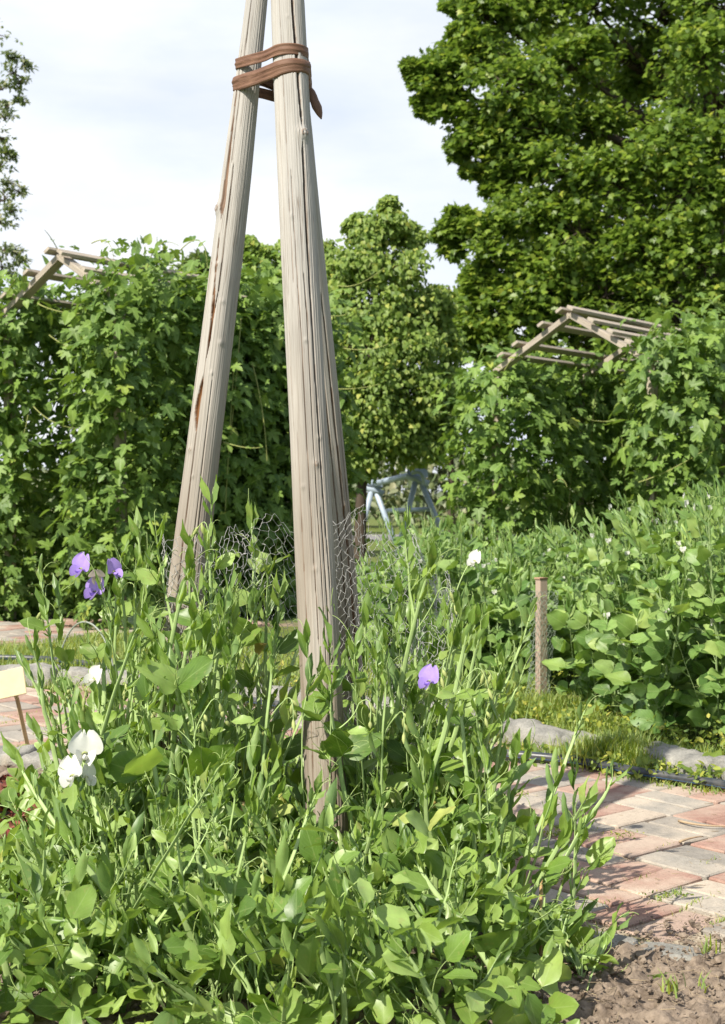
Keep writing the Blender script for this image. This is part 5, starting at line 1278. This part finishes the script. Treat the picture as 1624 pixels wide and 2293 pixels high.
# ================================================================== HOSE, LABEL, LETTUCE, WEEDS
def hose_mat():
    k = NT('black_hose_blue_stripe'); uv = k.n('UVMap'); sx = k.n('SeparateXYZ'); k.l(uv.outputs[0], sx.inputs[0])
    f = k.math('FRACT', k.math('MULTIPLY', sx.outputs[0], 3 / (2 * pi * .05))); m = k.math('LESS_THAN', f, .11)
    nz_ = k.noise(k.n('TexCoord').outputs['Object'], 20, 4)
    c = k.mix(m, (.030, .035, .040), (.04, .12, .27)); c = k.mix(k.ramp(nz_, [(.4, (0, 0, 0)), (.7, (.5, .5, .5))]), c, (.14, .13, .12))
    return k.finish(c, .38, None, .5)
M_HOSE = hose_mat()
HP = [(2100, 1862, .03), (1800, 1800, .03), (1624, 1757, .03), (1520, 1742, .03), (1430, 1728, .032), (1330, 1708, .032), (1230, 1696, .032), (1130, 1688, .035), (1060, 1668, .035), (900, 1632, .035), (700, 1588, .035), (480, 1556, .035), (300, 1512, .035), (215, 1488, .03), (150, 1480, .035), (90, 1474, .03), (-100, 1470, .03)]
def hose():
    L = np.array([G(x, y, z) for x, y, z in HP]); k = np.arange(len(L)); t = np.linspace(0, len(L) - 1, 160)
    pts = np.stack([np.interp(t, k, L[:, d]) for d in range(3)], -1)
    for _ in range(6): pts[1:-1] = (pts[:-2] + pts[1:-1] * 2 + pts[2:]) / 4
    mb = MB(); tube(mb, pts, .019, 16, side0=(0, 0, 1)); mb.UV[-1][:, 0] = np.tile(np.linspace(0, 2 * pi, 16, endpoint=False) * .05, 160)
    o = mb.build('water_hose', M_HOSE); tag(o, 'black plastic water hose with blue stripes lying along the kerb', 'hose'); return o
hose()
def arch_hose():
    mb = MB(); a = G(132, 1478, .02); b = G(255, 1500, .02); tube(mb, bez(a, a + [.10, 0, .42], b + [-.05, 0, .34], 20, b), .0055, 8)
    o = mb.build('thin_pipe', simple_mat('clear_grey_pipe', (.30, .33, .28), .4, .4)); tag(o, 'thin grey pipe arching up out of the grass behind the sweet peas', 'pipe')
arch_hose()
def marker():
    b = G(72, 1690); Yb = b[1] - .0; root = empty('plant_label', tuple(b), label='blank cream wooden plant label leaning on a thin forked stick', cat='plant label')
    m_ = simple_mat('cream_painted_wood', (.66, .54, .32), .6, .3, nscale=30, namt=.12); m2_ = simple_mat('pale_raw_stick', (.66, .50, .30), .7, .2)
    p1 = P(38, 1562, Yb - .03) - b; m = MB(); beam(m, (0, 0, -.05), p1, .017, .012, up=(0, 1, 0), bev=.002); m.build('stick', m2_, root)
    for q in ((22, 1538), (42, 1538)):
        m = MB(); beam(m, p1 + np.array([0, 0, -.01]), P(*q, Yb - .035) - b, .009, .010, up=(0, 1, 0), bev=.002); m.build('fork', m2_, root)
    c = P(14, 1532, Yb - .05) - b; a = radians(12); m = MB(); box(m, c, .170, .125, .006, nrm(np.array([[cos(a), .12, sin(a)], [-sin(a), .30, cos(a)], [.12, -1, .30]])), .0028); m.build('board', m_, root, smooth=False)
marker()
M_LETT = leaf_mat('red_lettuce_leaf', [(0, (.13, .035, .03)), (.5, (.24, .06, .055)), (.85, (.33, .12, .08)), (1, (.28, .26, .10))], trans=.3, vein=.3)
def frill(L, W, seed):
    V, F, UV = leaf_grid(L, W, 12, 13, 'round', .1, -.35, .0, seed); c = UV[:, 0] * 2 - 1; V[:, 2] += .11 * np.sin(c * 16 + seed) * np.abs(c) ** 1.3 * UV[:, 1] + .07 * np.sin(UV[:, 1] * 22 + seed) * UV[:, 1] * np.abs(c) + .07 * np.sin(c * 14) * UV[:, 1] ** 4; return V, F, UV
FR = [frill(1, .85, 1), frill(1, 1.0, 2), frill(1, .7, 3)]
labs = ['red frilly lettuce at the picture edge below the grey cobble', 'dark red lettuce half hidden by the white sweet pea blooms', 'brownish red lettuce beside the sweet pea seedlings', 'small red lettuce in the shade behind the white flowers']
for i, (x, y, s) in enumerate([(18, 1815, 1.0), (95, 1850, .8), (30, 1905, .9), (150, 1870, .75)]):
    b = G(x, y, .03); r2 = np.random.default_rng(60 + i); mb = MB()
    for k in range(26):
        a = k * 2.4; t = k / 26; d = nrm(np.array([cos(a), sin(a), .35 + 1.6 * t])); put(mb, FR[k % 3], np.zeros(3), d, Z3 - d * .5 + r2.normal(size=3) * .15, s * (.16 - .06 * t))
    o = mb.build('red_lettuce', M_LETT); o.location = tuple(b); tag(o, labs[i], 'lettuce', 'red lettuces behind the sweet peas')
# dock leaf plant by the hose
def dock():
    b = G(1575, 1760); root = empty('dock_plant', tuple(b), label='broad pale dock leaf arching over the hose at the picture edge', cat='weed'); mb = MB()
    big = leaf_grid(1, .36, 16, 9, 'ovate', .25, .5, .05, 12)
    for d, n, s in (((.75, .1, .42), (-.3, -.5, 1), .34), ((.3, .5, .5), (0, 0, 1), .24), ((-.3, .1, .35), (0, -.3, 1), .12)):
        put(mb, big, np.array([0, 0, .01]), d, n, s)
    mb.build('leaves', M_WEED, root); m = MB(); tube(m, bez((0, 0, -.01), (.03, 0, .03), (.06, .01, .05), 5), .006, 5); m.build('stem', M_WEED, root)
dock()
# ---- twigs on the path ----
M_TWIG = simple_mat('dry_twig', (.38, .28, .18), .8, .2)
tw = [((1520, 1838), (1570, 1858), (1640, 1850), 'bent dry twig lying on the grey paver near the hose', .0042), ((1522, 1885), (1550, 1880), (1575, 1873), 'short dry root scrap on the bricks', .004), ((1300, 1795), (1330, 1785), (1350, 1800), 'thin dry straw on the bricks beside the grass tuft', .003)]
for a, b, c, lab, rad in tw:
    p = [G(*q, .008) for q in (a, b, c)]; m = MB(); tube(m, bez(p[0], p[1] + [0, 0, .01], p[2], 9) - p[0], rad * np.linspace(1.2, .5, 9), 6, cap=True); o = m.build('dry_twig', M_TWIG); o.location = tuple(p[0]); tag(o, lab, 'twig')

# ---- grass and weeds ----
def blades(mb, pos, h, r, w=.0035, lean=.5, m=0):
    n = len(pos); h = np.broadcast_to(h, (n,)); az = r.uniform(0, 2 * pi, n); d = np.stack([np.cos(az), np.sin(az), np.zeros(n)], -1) * (r.random(n) * lean)[:, None]
    s = np.stack([-np.sin(az), np.cos(az), np.zeros(n)], -1); V = []; UV = []
    for t, ww in ((0, 1), (.4, .9), (.75, .6), (1, 0.05)):
        c = pos + (d * (t ** 1.8) + np.array([0, 0, 1]) * (t - .18 * lean * t * t)) * h[:, None]
        for sg in (-1, 1): V.append(c + s * (sg * w * ww)); UV.append(np.tile([[.5 + sg * .5, t]], (n, 1)))
    V = np.stack(V, 1); UV = np.stack(UV, 1); q = np.array([[0, 1, 3, 2], [2, 3, 5, 4], [4, 5, 7, 6]]); F = (q[None] + (np.arange(n) * 8)[:, None, None]).reshape(-1, 4)
    mb.add(V.reshape(-1, 3), F, UV.reshape(-1, 2), None, m)
def scatter(poly, n, r):
    P_ = np.array(poly); lo, hi_ = P_.min(0), P_.max(0); q = r.uniform(lo, hi_, (n, 2)); return q[in_poly(q, poly)]
def strip(line, w, n, r):
    L = np.array(line); s = np.concatenate([[0], np.cumsum(np.linalg.norm(np.diff(L, axis=0), axis=1))]); u = r.random(n) * s[-1]
    p = np.stack([np.interp(u, s, L[:, d]) for d in (0, 1)], -1); return p + r.normal(0, w, (n, 2))
def grass():
    r = np.random.default_rng(70); mb = MB()
    def add(p, z, h, **k): blades(mb, np.column_stack([p, np.full(len(p), z)]), h, r, **k)
    vis = [q for q in LAWN]
    p = scatter([q for q in gp([(-300, 1530), (400, 1550), (600, 1570), (800, 1600), (1000, 1650), (1130, 1684), (1420, 1732), (1624, 1767), (1750, 1790), (1750, 1680), (1200, 1560), (700, 1460), (250, 1416), (70, 1443), (-300, 1450)])], 60000, r)
    k = smooth_noise(p, 1.4, 5, 3) > -.25
    add(p[k], -.006, r.uniform(.03, .11, k.sum()) * .8, w=.003, lean=.9)
    # tuft between hose and kerb stones
    for x, y, n, h, s in [(1375, 1712, 1500, .15, .09), (1440, 1722, 700, .11, .07), (1330, 1706, 500, .11, .06), (1230, 1600, 700, .14, .10), (1170, 1610, 500, .12, .12), (1310, 1640, 300, .10, .08), (1560, 1705, 300, .09, .10), (1040, 1640, 600, .13, .12), (560, 1545, 600, .12, .15), (250, 1500, 500, .1, .2)]:
        c = G(x, y)[:2]; p = c + r.normal(0, s, (n, 2)) * [1, .7]; add(p, .0, h * r.uniform(.5, 1.15, n), w=.0028, lean=.8)
    p = strip(gp([(600, 1540), (880, 1560), (1200, 1612), (1330, 1640), (1560, 1675), (1800, 1720)]), .13, 7000, r); k = smooth_noise(p, 2.0, 9, 3) > -.05; add(p[k], .0, r.uniform(.03, .10, k.sum()), w=.0026, lean=.9)
    p = scatter(gp([(800, 1490), (1190, 1560), (1250, 1610), (800, 1600)]), 5000, r); add(p, .0, r.uniform(.05, .2, len(p)), w=.003, lean=.9)
    # along edges and joints
    far_l = gp([(-300, 1530), (0, 1541), (400, 1560), (600, 1581), (800, 1613), (1000, 1661), (1130, 1693), (1420, 1741), (1624, 1776), (1800, 1800)])
    p = strip(far_l, .045, 5200, r); k = smooth_noise(p, 2.5, 4, 2) > -.1; add(p[k], -.004, r.uniform(.012, .045, k.sum()), w=.0026, lean=1.0)
    ne = gp(NEAR_EDGE[:9]); p = strip(ne, .05, 1500, r); add(p, -.003, r.uniform(.02, .08, len(p)), w=.0025, lean=.9)
    for x, y, n in [(1280, 1858, 90), (1400, 1875, 40), (1500, 2005, 120), (1560, 2022, 90), (1440, 1965, 50), (1620, 2060, 120), (1330, 1905, 30), (1590, 1930, 30), (1260, 1975, 60), (1360, 2020, 40), (1480, 1900, 40), (100, 1640, 120), (60, 1600, 90), (10, 1620, 90), (30, 1675, 260), (90, 1680, 200), (1240, 1870, 60), (1350, 1810, 30)]:
        c = G(x, y)[:2]; p = c + (r.normal(0, .05, (n, 1)) * [cos(radians(45 if r.random() < .5 else -45)), sin(radians(45))] + r.normal(0, .006, (n, 2))); p = p[: max(6, n // 2)]; add(p, -.006, r.uniform(.008, .028, len(p)), w=.0015, lean=1.1)
    # sprouts on the soil
    for x, y, n in [(1590, 2160, 14), (1500, 2250, 16), (1330, 2120, 10), (60, 2200, 30), (20, 2260, 30), (1560, 2240, 6), (1130, 2190, 20)]:
        c = G(x, y)[:2]; p = c + r.normal(0, .012, (n, 2)); add(p, .03, r.uniform(.02, .06, n), w=.0025, lean=1.0)
    return mb
gr = grass().build('grass', M_GRASS); tag(gr, 'yellowish green grass blades and tufts along the paths and kerb', 'grass', kind='stuff')
def weeds():
    r = np.random.default_rng(71); mb = MB(); lines = [(gp([(300, 1520), (700, 1560), (1000, 1600), (1200, 1620), (1330, 1645), (1560, 1680), (1800, 1730)]), .10, 2200, .11), (gp([(1130, 1692), (1420, 1738), (1624, 1770)]), .04, 700, .05), (gp([(820, 1520), (1180, 1580)]), .16, 2400, .16)]
    for ln, w, n, H in lines:
        p = strip(ln, w, n, r); z = H * r.random(n) * (1 + smooth_noise(p, 3, 2, 2)); q = np.column_stack([p, z + .005])
        put(mb, SMALL, q, nrm(r.normal(size=(n, 3)) + [0, 0, .4]), nrm(r.normal(size=(n, 3)) * .6 + [0, -.2, .9]), r.uniform(.014, .045, n))
    # moss cushions in the joints
    for x, y, n in [(1280, 1857, 220), (1240, 1870, 140), (1160, 1780, 60), (1390, 1870, 50), (1500, 2006, 70)]:
        c = G(x, y)[:2]; p = c + r.normal(0, .03, (n, 2)) * [1.3, .7]; q = np.column_stack([p, np.full(n, .004)]); put(mb, SMALL, q, r.normal(size=(n, 3)) + [0, 0, .5], r.normal(size=(n, 3)) + [0, 0, 1.5], r.uniform(.006, .014, n))
    return mb
wd = weeds().build('weeds', M_WEED); tag(wd, 'yellow green low weeds crowding the kerb and the foot of the peas', 'weeds', kind='stuff')
dl = dry_leaves().build('withered_leaves', simple_mat('withered_yellow_leaf', (.55, .42, .14), .7, .2, trans=.3)); tag(dl, 'withered yellow leaves hanging in the sweet pea tangle', 'dry leaves', kind='stuff')
